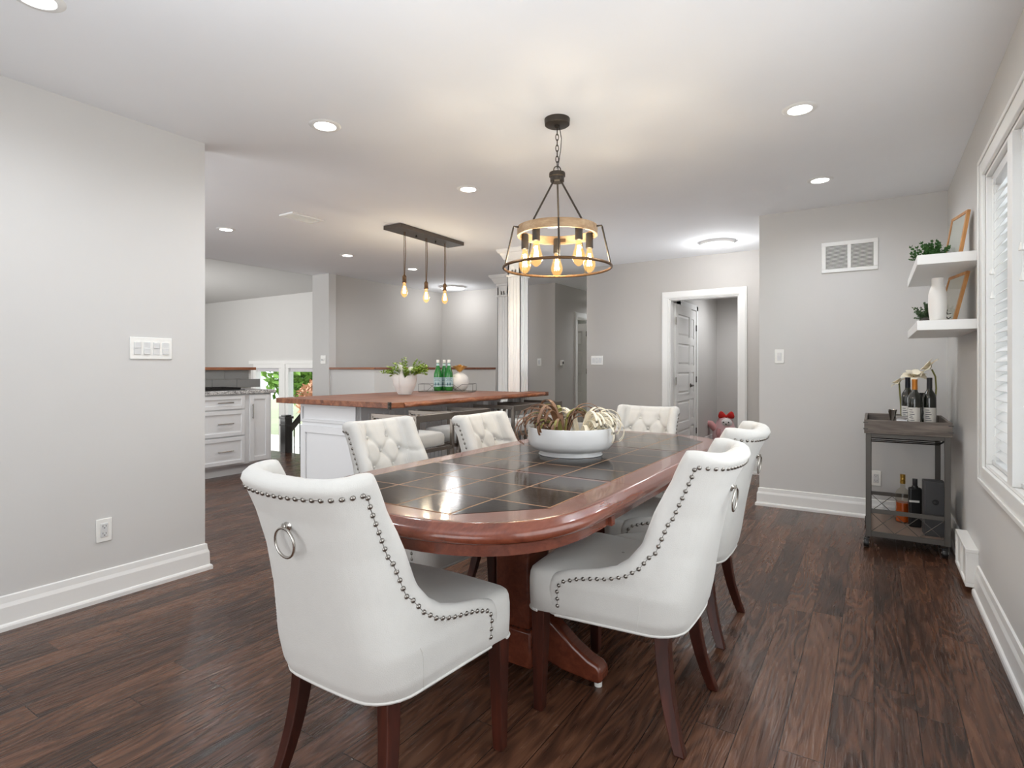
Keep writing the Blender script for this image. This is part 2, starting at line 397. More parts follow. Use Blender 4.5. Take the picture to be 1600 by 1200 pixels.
# room beyond door
m = MB(); m.box(-2.2, -2.08, 6.72, 9.2, 0, CE)
struct('wall_bedroom_left', m, WALL2)
struct('wall_bedroom_far', MB().box(-2.2, -.7, 9.2, 9.32, 0, CE), WALL2)
struct('wall_bedroom_right', MB().box(-.8, -.68, 6.72, 9.2, 0, CE), WALL2)
# hall
struct('wall_hall_right', MB().box(-3.095, -2.98, 6.72, 11, 0, CE), WALL2)
struct('wall_hall_end', MB().box(-4.9, -2.98, 11, 11.1, 0, CE), WALL2)
HY0, HY1, HZ = 8.235, 8.96, 1.97
m = MB(); m.box(-4.16, -4.04, 7.62, HY0, 0, CE).box(-4.16, -4.04, HY1, 11, 0, CE).box(-4.16, -4.04, HY0, HY1, HZ, CE)
struct('wall_hall_left', m, WALL2)
m = MB(); m.box(-6.3, -4.04, 7.5, 7.62, -.6, CE)
struct('wall_stair_far', m, WALL2)
m = MB(); m.box(-5.2, -5.1, 7.62, 11, 0, CE)
struct('wall_study', m, WALL2)
# stair wall + post
struct('wall_stair_left', MB().box(-6.36, -6.24, 5.2, 7.5, -.6, CE), WALL2)
m = MB(); m.box(-6.56, -6.22, 5.10, 5.22, -1.2, CE)
struct('wall_post', m, WALL)
# half walls with wood ledge
m = MB(); m.box(-6.22, -5.37, 5.12, 5.24, 0, 1.135)
struct('wall_half_left', m, WALL)
dv = Vector((-4.40+5.37, 6.52-5.12, 0)); ln = dv.length; ang = math.atan2(dv.y, dv.x)
Mh = Matrix.Translation((-5.37, 5.12, 0)) @ Matrix.Rotation(ang, 4, 'Z')
m = MB(); m.box(0, ln-.05, 0, .12, 0, 1.135, Mh)
struct('wall_half_diagonal', m, WALL)
m = MB(); m.box(-6.215, -5.36, 5.10, 5.26, 1.136, 1.165)
struct('trim_1', m, LEDGE, bevel=.004)
m = MB(); m.box(.0, ln-.05, -.02, .14, 1.136, 1.164, Mh)
struct('trim_2', m, wood('ledge_wood_dark', rgb(86, 48, 30), rgb(112, 64, 42), rgb(138, 84, 56), 'X', 1, .4, .2), bevel=.004)
# kitchen half wall with tile and ledge
m = MB(); m.box(-6.57, -6.42, -1.5, 4.09, -1.2, 1.13)
struct('wall_kitchen_half', m, WALL)
m = MB(); m.box(-6.62, -6.37, -1.5, 4.13, 1.131, 1.165)
struct('trim_3', m, wood('ledge_wood_kitchen', rgb(112, 64, 38), rgb(140, 84, 52), rgb(164, 106, 70), 'Y', 1, .4, .2), bevel=.004)
bs = thing('tile_backsplash', 'grey glass subway tile backsplash above the granite counter', 'backsplash', (-6.415, 0, 0))
obj('grout_bed', MB().box(-.004, .004, 1.8, 3.96, .92, 1.13), GROUT, bs)
m = MB()
for j in range(2):
    for i in range(9):
        y0 = 1.8+i*.3-(.15 if j else 0)
        m.box(.003, .012, max(1.8, y0+.002), min(3.96, y0+.298), .922+j*.104, .922+j*.104+.1)
obj('tile', m, TILEG, bs)
# lower living room
struct('wall_living_far', MB().box(-14, -10.87, 7.0, 7.15, -1.2, 2.62).box(-10.87, -8.8, 7.0, 7.15, 1.27, 2.62).box(-8.8, -6.56, 7.0, 7.15, -1.2, 2.62), WALL)
struct('wall_living_left', MB().box(-14.1, -14, -1.5, 7.15, -1.2, 2.62), WALL)
struct('wall_living_back', MB().box(-14.1, -6.57, -1.62, -1.5, -1.2, 2.62), WALL)
struct('ceiling_living', MB().box(-14.1, -6.56, -1.6, 7.15, 2.61, 2.7), WALL)
struct('wall_header', MB().box(-6.57, -6.56, -1.5, 5.1, 2.44, 2.61), WALL)
struct('floor_living', MB().box(-14.1, -6.58, -1.6, 7.15, -1.25, -1.2), FLOORM)

# right wall with window opening
WY0, WY1, WZ0, WZ1 = .45, 3.50, .68, 2.08
XR = .45
m = MB(); m.box(XR, XR+.14, -1.5, WY0, 0, CE).box(XR, XR+.14, WY1, 5.14, 0, CE).box(XR, XR+.14, WY0, WY1, 0, WZ0).box(XR, XR+.14, WY0, WY1, WZ1, CE)
struct('wall_right', m, WALL)

# baseboards: profile swept along straight segments
def baseboard(name, p, q, nrm, hgt=.15, e0=0, e1=0):
    p = Vector((p[0], p[1], 0)); q = Vector((q[0], q[1], 0)); n = Vector((nrm[0], nrm[1], 0)); d = (q-p).normalized()
    prof = [(0, 0), (.030, 0), (.030, .018), (.026, .026), (.019, .03), (.017, .1*hgt/.15), (.011, .118*hgt/.15), (.008, hgt-.004), (0, hgt)]
    m = MB(); rows = []
    for (P_, e, sg) in ((p, e0, -1), (q, e1, 1)):
        rows.append([tuple(P_+n*o+d*(sg*e*o)+Vector((0, 0, z))) for o, z in prof])
    k = len(prof); m.add(rows[0]+rows[1], [(i, (i+1) % k, k+(i+1) % k, k+i) for i in range(k)]+[tuple(range(k)), tuple(range(2*k-1, k-1, -1))])
    return struct(name, m, TRIM, smooth=None)
baseboard('baseboard_left', (-3.23, -1.5), (-3.23, 1.775), (1, 0), e1=1)
baseboard('baseboard_left_end', (-3.38, 1.775), (-3.23, 1.775), (0, 1), e1=1)
baseboard('baseboard_far_right', (-.815, 5.14), (.42, 5.14), (0, -1), e0=1)
baseboard('baseboard_right', (XR, -1.5), (XR, 3.70), (-1, 0))
baseboard('baseboard_right_corner', (XR, 4.13), (XR, 5.11), (-1, 0))
baseboard('baseboard_door_wall', (-3.095, 6.6), (-2.14, 6.6), (0, -1))
baseboard('baseboard_door_wall_right', (-1.16, 6.6), (-.815, 6.6), (0, -1))
baseboard('baseboard_bedroom', (-2.08, 7.98), (-2.08, 9.2), (1, 0))
baseboard('baseboard_bedroom_far', (-2.05, 9.2), (-.8, 9.2), (0, -1))
baseboard('baseboard_hall', (-4.04, 7.5), (-4.04, HY0-.1), (1, 0))

# door casings
def casing(name, M, w0, w1, zt, cw=.085, depth=.12):
    m = MB()
    for a, b in ((w0-cw, w0), (w1, w1+cw)):
        m.box(a, b, -.016, 0, 0, zt, M); m.box(a+.012, b-.012, -.024, -.0161, 0, zt+.012, M)
    m.box(w0-cw, w1+cw, -.016, 0, zt+.0003, zt+cw, M); m.box(w0-cw+.012, w1+cw-.012, -.024, -.0161, zt+.0123, zt+cw-.012, M)
    m.box(w0+.0002, w0+.014, -.003, depth, 0, zt-.0145, M); m.box(w1-.014, w1-.0002, -.003, depth, 0, zt-.0145, M); m.box(w0+.0002, w1-.0002, -.003, depth, zt-.014, zt-.0002, M)
    return struct(name, m, TRIM, bevel=.002)
I4 = Matrix.Identity(4)
casing('trim_4', Matrix.Translation((0, 6.6, 0)), DX0, DX1, DZ)
Mhall = Matrix.Translation((-4.04, 0, 0)) @ Matrix.Rotation(PI/2, 4, 'Z')
casing('trim_5', Mhall, HY0, HY1, HZ)

# panel door leaf : local x 0..w from the hinge, y thickness, z
def door_leaf(parent, w, h, name='leaf'):
    m = MB(); t = .020
    m.box(0.02, w-.02, -.008, .008, .03, h-.02)
    st = .1; n = 5; gap = .09; ph = (h-.12-.13-gap*(n-1))/n
    m.box(0, st, -t, t, .012, h).box(w-st, w, -t, t, .012, h).box(st, w-st, -t, t, .012, .13).box(st, w-st, -t, t, .13+n*ph+(n-1)*gap, h)
    for k in range(n-1): m.box(st, w-st, -t, t, .13+(k+1)*ph+k*gap, .13+(k+1)*(ph+gap))
    obj(name, m, DOORW, parent)
    n = 5; st = .1; gap = .09; ph = (h-.12-.13-gap*(n-1))/n
    for k in range(n):
        z0 = .13+k*(ph+gap); z1 = z0+ph
        p = MB()
        for sg in (-1, 1):
            x0, x1 = st, w-st
            rr_ = []
            for ins, yy in ((.004, .009), (.012, .009), (.034, .017), (.04, .017)):
                rr_.append([(x0+ins, sg*yy, z0+ins), (x1-ins, sg*yy, z0+ins), (x1-ins, sg*yy, z1-ins), (x0+ins, sg*yy, z1-ins)])
            o_ = len(p.v); p.grid(rr_, close_u=True); p.f.append(tuple(o_+12+i for i in range(4)))
        obj('panel', p, DOORW, parent, smooth=None)
dr = D.objects.new('door_1', None); COL.objects.link(dr); dr.location = (-2.012, 6.735, 0); dr.rotation_euler = (0, 0, R(91)); dr['kind'] = 'structure'
door_leaf(dr, .735, 1.93)
m = MB()
for sg in (-1, 1):
    m.lathe([(.026, 0), (.026, .008), (.012, .012), (.011, .045), (.0001, .046)], 16, Matrix.Translation((.675, sg*.018, .93)) @ Matrix.Rotation(-sg*PI/2, 4, 'X'))
    m.tube([(.675, sg*.058, .93), (.64, sg*.064, .93), (.575, sg*.06, .925)], .009, 8)
obj('door_handle', m, DKMET, dr)
for z in (.25, 1.0, 1.72):
    obj('hinge', MB().box(-.02, .02, -.026, -.018, z-.045, z+.045).lathe([(.006, z-.045), (.006, z+.045)], 8, Matrix.Translation((-.012, -.022, 0))), NICK, dr)
# closet door in the bedroom's left wall, closed
dr2 = D.objects.new('door_2', None); COL.objects.link(dr2); dr2.location = (-2.075, 7.12, 0); dr2.rotation_euler = (0, 0, PI/2); dr2['kind'] = 'structure'
door_leaf(dr2, .76, 1.93)
for z in (.3, 1.0, 1.7):
    obj('hinge', MB().box(.75, .775, -.03, -.018, z-.04, z+.04), DKMET, dr2)
m = MB(); m.box(-.07, 0, -.03, .0, 0, 2.0).box(.765, .835, -.03, .0, 0, 2.0).box(-.07, .835, -.03, 0, 1.94, 2.01)
obj('door_casing', m, TRIM, dr2)
# hall door leaf, open inwards
dr3 = D.objects.new('door_3', None); COL.objects.link(dr3); dr3.location = (-4.17, HY1-.02, 0); dr3.rotation_euler = (0, 0, R(172)); dr3['kind'] = 'structure'
door_leaf(dr3, .68, 1.93)
for z in (.3, 1.1, 1.75):
    obj('hinge', MB().box(-.02, .02, -.03, .03, z-.045, z+.045), NICK, dr3)

# ------------------------------------------------------------------ columns
def column(x0, y0, w, z0, label, name='column'):
    cx, cy = x0+w/2, y0+w/2
    c = thing('fluted_column', label, 'column', (cx, cy, z0))
    h = CE-z0; a = w/2
    m = MB(); m.box(-a+.008, a-.008, -a+.008, a-.008, 0, h)
    # raised flutes on each face
    for k in range(4):
        Mr = Matrix.Rotation(k*PI/2, 4, 'Z')
        m.box(-a, -a+.022, -a, -a+.01, 0, h-.16, Mr); m.box(a-.022, a, -a, -a+.01, 0, h-.16, Mr)
        for f in range(2):
            xx = -.034+f*.040
            m.box(xx+.001, xx+.024, -a, -a+.01, .1 if z0 < .5 else .06, h-.22, Mr)
        m.box(-a, a, -a, -a+.01, 0, .045, Mr)
    obj('shaft', m, TRIM, c, bevel=.0015, smooth=30)
    m = MB()
    prof = [(0, .30), (.010, .295), (.010, .275), (.0, .27), (.0, .15), (.012, .145), (.014, .12), (.03, .11), (.05, .07), (.06, .055), (.062, .045), (.075, .04), (.09, .012), (.09, .0)]
    rows = []
    for o, dz in prof:
        b = a+o; rows.append([(-b, -b, h-dz), (b, -b, h-dz), (b, b, h-dz), (-b, b, h-dz)])
    m.grid(rows, close_u=True)
    obj('capital', m, TRIM, c, smooth=25)
    return c
column(-3.36, 5.15, .165, 0, 'white fluted square column standing at the far end of the walnut island top')
column(-4.41, 6.5, .18, 0, 'white fluted square column at the right end of the wood-capped half wall')

# ------------------------------------------------------------------ wall plates
def plate(name, label, cat, loc, rz, n, kindp, w=.07, h=.115):
    t = thing(name, label, cat, loc, rz)
    ww = w+(n-1)*.046
    obj('cover_plate', MB().box(-ww/2, ww/2, -.007, 0, -h/2, h/2), PLATE, t, bevel=.003)
    for i in range(n):
        x = (i-(n-1)/2)*.046
        if kindp == 'rocker':
            obj('rocker', MB().box(x-.016, x+.016, -.011, -.006, -.033, .033).box(x-.0155, x+.0155, -.014, -.009, (-.032 if i % 2 else 0), (0 if i % 2 else .032)), CERAM, t, bevel=.0015)
        elif kindp == 'toggle':
            obj('toggle', MB().box(x-.007, x+.007, -.02, -.006, -.012, .012), CERAM, t, bevel=.0015)
        else:
            f = MB().box(x-.0165, x+.0165, -.010, -.006, -.034, .034)
            fo = obj('receptacle', f, CERAM, t, bevel=.002)
            for z in (-.018, .018):
                s = MB().box(x-.008, x-.006, -.0108, -.009, z-.001, z+.008).box(x+.006, x+.008, -.0108, -.009, z-.001, z+.007).lathe([(.0025, 0), (.0025, .0015)], 8, Matrix.Translation((x, -.0105, z-.006)) @ Matrix.Rotation(PI/2, 4, 'X'))
                obj('socket_slots', s, SLOT, fo)
    return t
plate('light_switch', 'white four-gang rocker switch plate on the large plain left wall', 'light switch', (-3.23, 1.488, 1.257), PI/2, 4, 'rocker')
plate('wall_outlet', 'white power outlet low on the left wall above the baseboard', 'outlet', (-3.23, 1.269, .347), PI/2, 1, 'outlet')
plate('light_switch', 'single white light switch on the far wall below the air return grille', 'light switch', (-.66, 5.14, 1.25), 0, 1, 'rocker')
plate('wall_outlet', 'white power outlet behind the grey bar cart', 'outlet', (.012, 5.14, .312), 0, 1, 'outlet')
plate('light_switch', 'white three-gang switch plate on the wall left of the white doorway', 'light switch', (-2.952, 6.6, 1.253), 0, 3, 'rocker')
plate('light_switch', 'single white switch on the grey wall just right of the front fluted column', 'light switch', (-4.31, 7.5, 1.245), 0, 1, 'rocker')
plate('light_switch', 'small two-toggle switch plate on the narrow pillar left of the half wall', 'light switch', (-6.33, 5.10, 1.27), 0, 2, 'toggle', w=.06)
t = thing('thermostat', 'small white thermostat with dark screen on the hallway wall', 'thermostat', (-4.04, 7.70, 1.235), PI/2)
obj('housing', MB().box(-.045, .045, -.03, 0, -.04, .04), PLATE, t, bevel=.006)
obj('screen', MB().box(-.012, .028, -.0315, -.028, -.018, .022), SLOT, t)
t = thing('door_chime', 'small ornate hook plate on the bedroom wall, cut off by the white door casing', 'wall hook', (-1.29, 9.2, 1.62), 0)
t.location = (-1.335, 9.2, 1.86)
t.name = 'wall_hook'
obj('back_plate', MB().lathe([(.05, 0), (.055, .01), (.03, .03), (.0001, .034)], 12, Matrix.Rotation(PI/2, 4, 'X') @ Matrix.Scale(2.6, 4, (0, 1, 0))), CHROME, t)
obj('hook', MB().tube([(0, -.03, .02), (0, -.07, 0), (0, -.06, -.06), (0, -.03, -.05)], .012, 8), DKMET, t)

# return air grille
t = thing('return_air_grille', 'white double louvred return air grille high on the far right wall', 'vent', (-.163, 5.14, 2.03))
m = MB(); W2, H2 = .19, .12
m.box(-W2, W2, -.012, 0, H2-.028, H2).box(-W2, W2, -.012, 0, -H2, -H2+.028)
for a_, b_ in ((-W2, -W2+.03), (-.012, .012), (W2-.03, W2)): m.box(a_, b_, -.012, 0, -H2+.0282, H2-.0282)
obj('grille_frame', m, TRIM, t, bevel=.002)
obj('backing', MB().box(-W2+.02, W2-.02, -.002, 0, -H2+.02, H2-.02), plain('vent_shadow', rgb(120, 120, 118), .8), t)
m = MB()
for i in range(19):
    z = -H2+.032+i*.0098
    m.box(-W2+.025, W2-.025, -.010, -.003, z, z+.0035, Matrix.Rotation(0, 4, 'X'))
m.box(-W2+.022, -W2+.026, -.008, -.002, -H2+.02, H2-.02).box(W2-.026, W2-.022, -.008, -.002, -H2+.02, H2-.02)
obj('louvres', m, TRIM, t)
for z in (.11, -.06):
    pass
t = thing('baseboard_register', 'white baseboard heat register low on the window wall past the cart', 'vent', (XR, 3.915, 0), -PI/2)
m = MB(); m.box(-.215, .215, -.055, 0, .205, .225).box(-.215, .215, -.055, 0, .03, .05).box(-.215, -.195, -.055, 0, .0502, .2048).box(.195, .215, -.055, 0, .0502, .2048).box(-.01, .01, -.055, -.02, .05, .205)
obj('register_frame', m, TRIM, t, bevel=.003)
obj('damper_panel', MB().box(-.195, -.01, -.045, -.03, .05, .205).box(.01, .195, -.045, -.03, .05, .205).box(-.195, .195, -.03, -.02, .05, .205), PLATE, t)
t = thing('ceiling_vent', 'rectangular white ceiling register above the kitchen side', 'vent', (-4.11, 3.09, CE), R(90))
m = MB(); m.box(-.16, .16, -.09, -.065, -.012, 0).box(-.16, .16, .065, .09, -.012, 0).box(-.16, -.13, -.0648, .0648, -.012, 0).box(.13, .16, -.0648, .0648, -.012, 0)
obj('vent_frame', m, TRIM, t, bevel=.002)
m = MB()
for i in range(9): m.box(-.13, .13, -.06+i*.014, -.054+i*.014, -.010, -.001)
m.box(-.132, -.128, -.065, .065, -.006, 0).box(.128, .132, -.065, .065, -.006, 0)
obj('louvres', m, PLATE, t)

# ------------------------------------------------------------------ ceiling lights
def downlight(x, y, label, first=[None]):
    if first[0] is None:
        t = thing('recessed_light', label, 'ceiling light', (x, y, CE), 0, 'recessed ceiling lights')
        obj('trim_ring', MB().lathe([(.052, -.001), (.056, -.007), (.074, -.006), (.082, -.0005)], 40, cap=False), TRIM, t)
        obj('led_disc', MB().lathe([(.0001, -.004), (.054, -.003)], 32, cap=False), LEDM, t)
        first[0] = t
    else: t = dup(first[0], (x, y, CE), 0, label)
    spot('downlight_lamp', (x, y, CE-.03), 16, (.92, .955, 1), 170, .05)
for x, y, l in [(-2.45, .76, 'round recessed ceiling light at the top left edge, above the plain left wall'),
    (-2.45, 1.985, 'round recessed ceiling light right of the left wall corner, nearest of its row'),
    (-2.45, 3.24, 'round recessed ceiling light between the island pendants and the chandelier canopy'),
    (-2.45, 4.5, 'round recessed ceiling light seen through the wooden ring of the chandelier'),
    (-5.05, 2.97, 'round recessed ceiling light above the kitchen cabinets beside the left wall edge'),
    (-5.05, 4.40, 'round recessed ceiling light above the narrow pillar, left of the pendants'),
    (-5.03, 5.46, 'round recessed ceiling light behind the hanging cords of the island pendant'),
    (-.31, 3.13, 'large-looking recessed ceiling light right of the chandelier, nearer the window wall'),
    (-.31, 4.385, 'round recessed ceiling light just before the air return wall')]:
    downlight(x, y, l)
def dome(x, y, label, r, p):
    t = thing('flush_ceiling_light', label, 'ceiling light', (x, y, CE))
    obj('rim', MB().lathe([(r*.88, -.002), (r*.9, -.03), (r, -.028), (r, 0)], 48, cap=False), TRIM, t)
    obj('diffuser', MB().lathe([(.0001, -.034), (r*.6, -.033), (r*.9, -.028)], 48, cap=False), DOME, t)
    point('dome_lamp', (x, y, CE-.12), p, (.98, .985, 1), .1)
dome(-1.343, 5.97, 'round flush disc ceiling light in front of the white doorway', .165, 7.5)
dome(-5.6, 7.0, 'flush disc ceiling light glowing behind the rightmost pendant bulb', .2, 6)
spot('hall_fill_spot', (-3.55, 9.0, 2.3), 28, (.95, .97, 1), 165)  # unseen spot in the hall, has no fixture
spot('bedroom_fill_spot', (-1.35, 8.2, 2.38), 45, (.95, .97, 1), 165)  # added spot without a fixture, brightens the room past the door
spot('study_fill_spot', (-4.65, 8.9, 2.38), 10, (1, .97, .94), 165)  # unseen spot behind the hall wall, has no fixture

# ------------------------------------------------------------------ edison bulb
def bulb_meshes(hgt=.135, r=.032):
    g = MB().lathe([(.013, 0), (.014, -.02), (.02, -.045), (r, -.085), (r*.97, -.103), (r*.7, -.122), (.008, -hgt), (.0001, -hgt-.002)], 24, cap=False)
    f = MB()
    for k in range(6):
        a = k*PI/3; b = a+PI/6
        f.tube([(.006*math.cos(a), .006*math.sin(a), -.035), (.013*math.cos(b), .013*math.sin(b), -.1)], .0016, 5)
        f.tube([(.013*math.cos(b), .013*math.sin(b), -.1), (.006*math.cos(a+PI/3), .006*math.sin(a+PI/3), -.035)], .0016, 5)
    return g, f
GB, FB = bulb_meshes()
# pendant fixture
t = thing('island_pendant', 'long bronze canopy pendant fixture with three bare bulbs over the walnut island', 'pendant light', (-3.63, 4.13, CE))
obj('canopy', MB().box(-.105, .105, -.46, .46, -.035, 0), plain('pendant_canopy_bronze', rgb(96, 88, 82), .4, .8), t, bevel=.002)
for y in (-.14, .14): obj('canopy_screw', MB().lathe([(.008, -.055), (.010, -.05), (.006, -.035)], 10, Matrix.Translation((0, y, 0))), DKMET, t)
for i, (y, zt) in enumerate(((-.30, 1.995), (0, 1.975), (.28, 1.99))):
    zz = zt-CE
    c = MB()
    c.tube([(-.004, y, -.03), (-.004, y, zz/2), (-.004, y, zz)], .0032, 6).tube([(.005, y+.004, -.03), (.008, y+.008, zz*.5), (.004, y, zz)], .0032, 6)
    obj('cord', c, BRONZE, t)
    obj('socket', MB().lathe([(.008, zz+.015), (.013, zz+.008), (.019, zz), (.019, zz-.045), (.021, zz-.048), (.021, zz-.06), (.017, zz-.062)], 20, Matrix.Translation((0, y, 0))), BRONZE, t)
    b = obj('bulb', GB, BULB, t, loc=(0, y, zz-.055)); obj('filament', FB, FILA, b)
    point('pendant_lamp', (-3.63, 4.13+y, zt-.14), 3.5, (.98, .985, 1), .03)
# chandelier
CX, CY = -1.38, 2.585
t = thing('chandelier', 'drum chandelier with light wood ring, open metal cage and five bulbs over the dining table', 'chandelier', (CX, CY, CE), YAW)
obj('canopy', MB().lathe([(.066, 0), (.066, -.006), (.064, -.028), (.058, -.032), (.0001, -.032)], 40), DKMET, t)
obj('canopy_loop', MB().lathe([(.014, -.03), (.014, -.042), (.006, -.046)], 16), DKMET, t)
ch = MB()
z = -.05
for k in range(7):
    pts = []
    for a in range(12):
        q = 2*PI*a/12; u = .0075*math.cos(q); v = .018*math.sin(q)
        pts.append((u, 0, z-.014+v) if k % 2 else (0, u, z-.014+v))
    ch.tube(pts, .0022, 6, closed=True); z -= .0285
ch.tube([(.018*math.cos(2*PI*a/16), 0, -.262+.02*math.sin(2*PI*a/16)) for a in range(16)], .003, 6, closed=True)
obj('chain', ch, DKMET, t)
obj('power_cord', MB().tube([(.012, 0, -.04), (.022, 0, -.1), (.018, .002, -.16), (.006, 0, -.235), (.004, 0, -.27)], .002, 6), BLK, t)
obj('hub', MB().lathe([(.012, -.268), (.014, -.274), (.04, -.276), (.042, -.282), (.042, -.296), (.036, -.300), (.036, -.322), (.03, -.327), (.0001, -.327)], 32), DKMET, t)
zr = 1.858-CE
rr = MB(); prof = [(.207, zr+.023), (.193, zr+.023), (.193, zr-.023), (.207, zr-.023)]
rr.grid([[(r_*math.cos(2*PI*i/72), r_*math.sin(2*PI*i/72), z_) for i in range(72)] for r_, z_ in prof], close_u=True, close_v=True)
obj('wooden_ring', rr, ASH, t, bevel=.002)
obj('maker_plate', MB().box(-.022, .022, .184, .192, zr-.012, zr+.006), BRONZE, t, rot=(0, 0, R(-12)))
zl = 1.672-CE
obj('lower_ring', MB().tube([(.278*math.cos(2*PI*i/72), .278*math.sin(2*PI*i/72), zl) for i in range(72)], .0062, 8, closed=True, flat=1.2), BRONZE, t)
def pol(r, th): return (r*math.sin(R(th)), r*math.cos(R(th)))   # local +y points away from the camera
for th in (220, 148, 8):
    x0, y0 = pol(.028, th); x1, y1 = pol(.198, th)
    obj('suspension_rod', MB().tube([(x0, y0, -.322), (x1, y1, zr+.026 if th != 8 else zr-.02)], .0048, 8), DKMET, t)
for th in (183, 255, 327, 39, 111):
    a = pol(.205, th); b = pol(.233, th); c = pol(.278, th)
    obj('cage_strut', MB().tube([a+(zr+.012,), b+(zr+.012,), (b[0]*1.01, b[1]*1.01, zr+.004), c+(zl,)], .0045, 8), DKMET, t)
for th in (4, 76, 148, 220, 292):
    x, y = pol(.178, th)
    obj('socket', MB().lathe([(.0001, zr+.006), (.016, zr+.005), (.019, zr-.002), (.0195, zr-.075), (.016, zr-.078)], 20, Matrix.Translation((x, y, 0))).tube([(x, y, zr), pol(.195, th)+(zr,)], .005, 6), DKMET, t)
    b = obj('bulb', GB, BULB, t, loc=(x, y, zr-.068)); obj('filament', FB, FILA, b)
    v = Matrix.Rotation(YAW, 4, 'Z') @ Vector((x, y, 0))
    point('chandelier_lamp', (CX+v.x, CY+v.y, zr+CE-.14), 2.7, (.98, .985, 1), .03)

# ------------------------------------------------------------------ dining table
TX, TY = -1.168, 2.265
TRZ = R(0)
table = thing('dining_table', 'long cherry wood dining table with dark slate tile top and rounded ends', 'table', (TX, TY, 0), TRZ)
HW, HL, EL = .512, 1.185, .50
def outline(inset, n=28, pw=2.75):
    a = HW-inset; pts = []
    for sgn in (1, -1):
        for k in range(n+1):
            q = PI*k/n; c, s = math.cos(q), math.sin(q)
            x = a*math.copysign(abs(c)**(2/pw), c); y = (EL-inset)*abs(s)**(2/pw)
            pts.append((sgn*x, sgn*(HL-EL+y)))
    return pts
TYR = [(-HL, -.4225), (-.421, .421), (.4225, HL)]
TILEP = [(-.392, -.86), (-.2, -1.067), (.2, -1.067), (.392, -.86), (.392, .86), (.2, 1.067), (-.2, 1.067), (-.392, .86)]
def clip(poly, y0, y1):
    def half(p, f, edge):
        out = []
        for i in range(len(p)):
            a, b = p[i], p[(i+1) % len(p)]; fa, fb = f(a), f(b)
            if fa >= 0: out.append(a)
            if (fa >= 0) != (fb >= 0):
                t_ = fa/(fa-fb); out.append((a[0]+(b[0]-a[0])*t_, a[1]+(b[1]-a[1])*t_))
        return out
    return half(half(poly, lambda q: q[1]-y0, 0), lambda q: y1-q[1], 0)
def loop_stack(prof, y0, y1):
    # resample clipped outline at each inset; same vertex count by parameter
    m = MB(); rows = []
    for ins, z in prof:
        full = outline(ins)
        pts = []
        for (x, y) in full: pts.append((x, min(max(y, y0), y1), z))
        rows.append(pts)
    m.grid(rows, close_u=True)
    n = len(rows[0]); o = 0
    m.f.append(tuple(reversed(range(n)))); m.f.append(tuple((len(rows)-1)*n+i for i in range(n)))
    return m
rim = [(.03, .703), (.012, .705), (.003, .712), (0, .722), (.002, .733), (.012, .742), (.02, .745), (.027, .752), (.034, .7545), (.038, .755), (.05, .755)]
for i, (y0, y1) in enumerate(TYR):
    o = obj('table_leaf' if i == 1 else 'tabletop', loop_stack(rim, y0, y1), MAHO, table, smooth=40)
    p = clip(TILEP, y0+(.012 if i else 0), y1-(.012 if i < 2 else 0))
    m = MB(); m.prism(p, .750, .7557)
    obj('tile_inlay', m, TILEM, o, smooth=None)
    pb = clip([(x*1.008, y*1.006) for x, y in TILEP], y0, y1)
    obj('inlay_border', MB().prism(pb, .749, .7549), plain('inlay_border_wood%d' % i, rgb(150, 98, 66), .25, coat=.5), o, smooth=None)
ap = []
for i, (y0, y1) in enumerate([(-HL, -.62), (-.56, .56), (.62, HL)]):
    if i == 1:
        for sx in (-.44, .44): obj('apron', MB().box(sx-.01, sx+.01, y0, y1, .655, .703), MAHO, table)
        continue
    else:
        full = [(x, min(max(y, y0), y1)) for x, y in outline(.035)]
        inner = [(x, min(max(y, y0), y1)) for x, y in outline(.06)]
        m = MB(); rows = [[(x, y, .668) for x, y in full], [(x, y, .703) for x, y in full], [(x, y, .703) for x, y in inner], [(x, y, .668) for x, y in inner]]
        m.grid(rows, close_u=True, close_v=True)
    obj('apron', m, MAHO, table, smooth=40)
for sx in (-1, 1):
    for y in (-.59, .59):
        obj('apron_block', MB().box(sx*.477-.012, sx*.477+.012, y-.045, y-.02, .665, .703).box(sx*.477-.008, sx*.477+.008, y-.045, y+.045, .69, .703), MAHO, table, bevel=.002)
for y in (-.37, .37):
    pd = obj('pedestal_post', MB().box(-.075, .075, y-.075, y+.075, .14, .665).box(-.095, .095, y-.095, y+.095, .03, .17).box(-.30, .30, y-.05, y+.05, .645, .70), MAHO, table, bevel=.008)
    for sx in (-1, 1):
        pr = [(.07, .045), (.07, .24), (.12, .225), (.17, .19), (.24, .135), (.30, .10), (.335, .088), (.352, .07), (.352, .03), (.335, .022), (.30, .022), (.2, .03), (.14, .045)]
        m = MB(); n = len(pr)
        vs = [(sx*x, y-.035, z) for x, z in pr]+[(sx*x, y+.035, z) for x, z in pr]
        m.add(vs, [tuple(range(n)), tuple(range(2*n-1, n-1, -1))]+[(i, (i+1) % n, n+(i+1) % n, n+i) for i in range(n)])
        f = obj('pedestal_foot', m, MAHO, table, bevel=.012, seg=3)
        obj('foot_glide', MB().lathe([(.014, 0), (.014, .022)], 14, Matrix.Translation((sx*.325, y, 0))), PLATE, f)
obj('stretcher', MB().box(-.035, .035, -.3, .3, .1, .2), MAHO, table, bevel=.006)

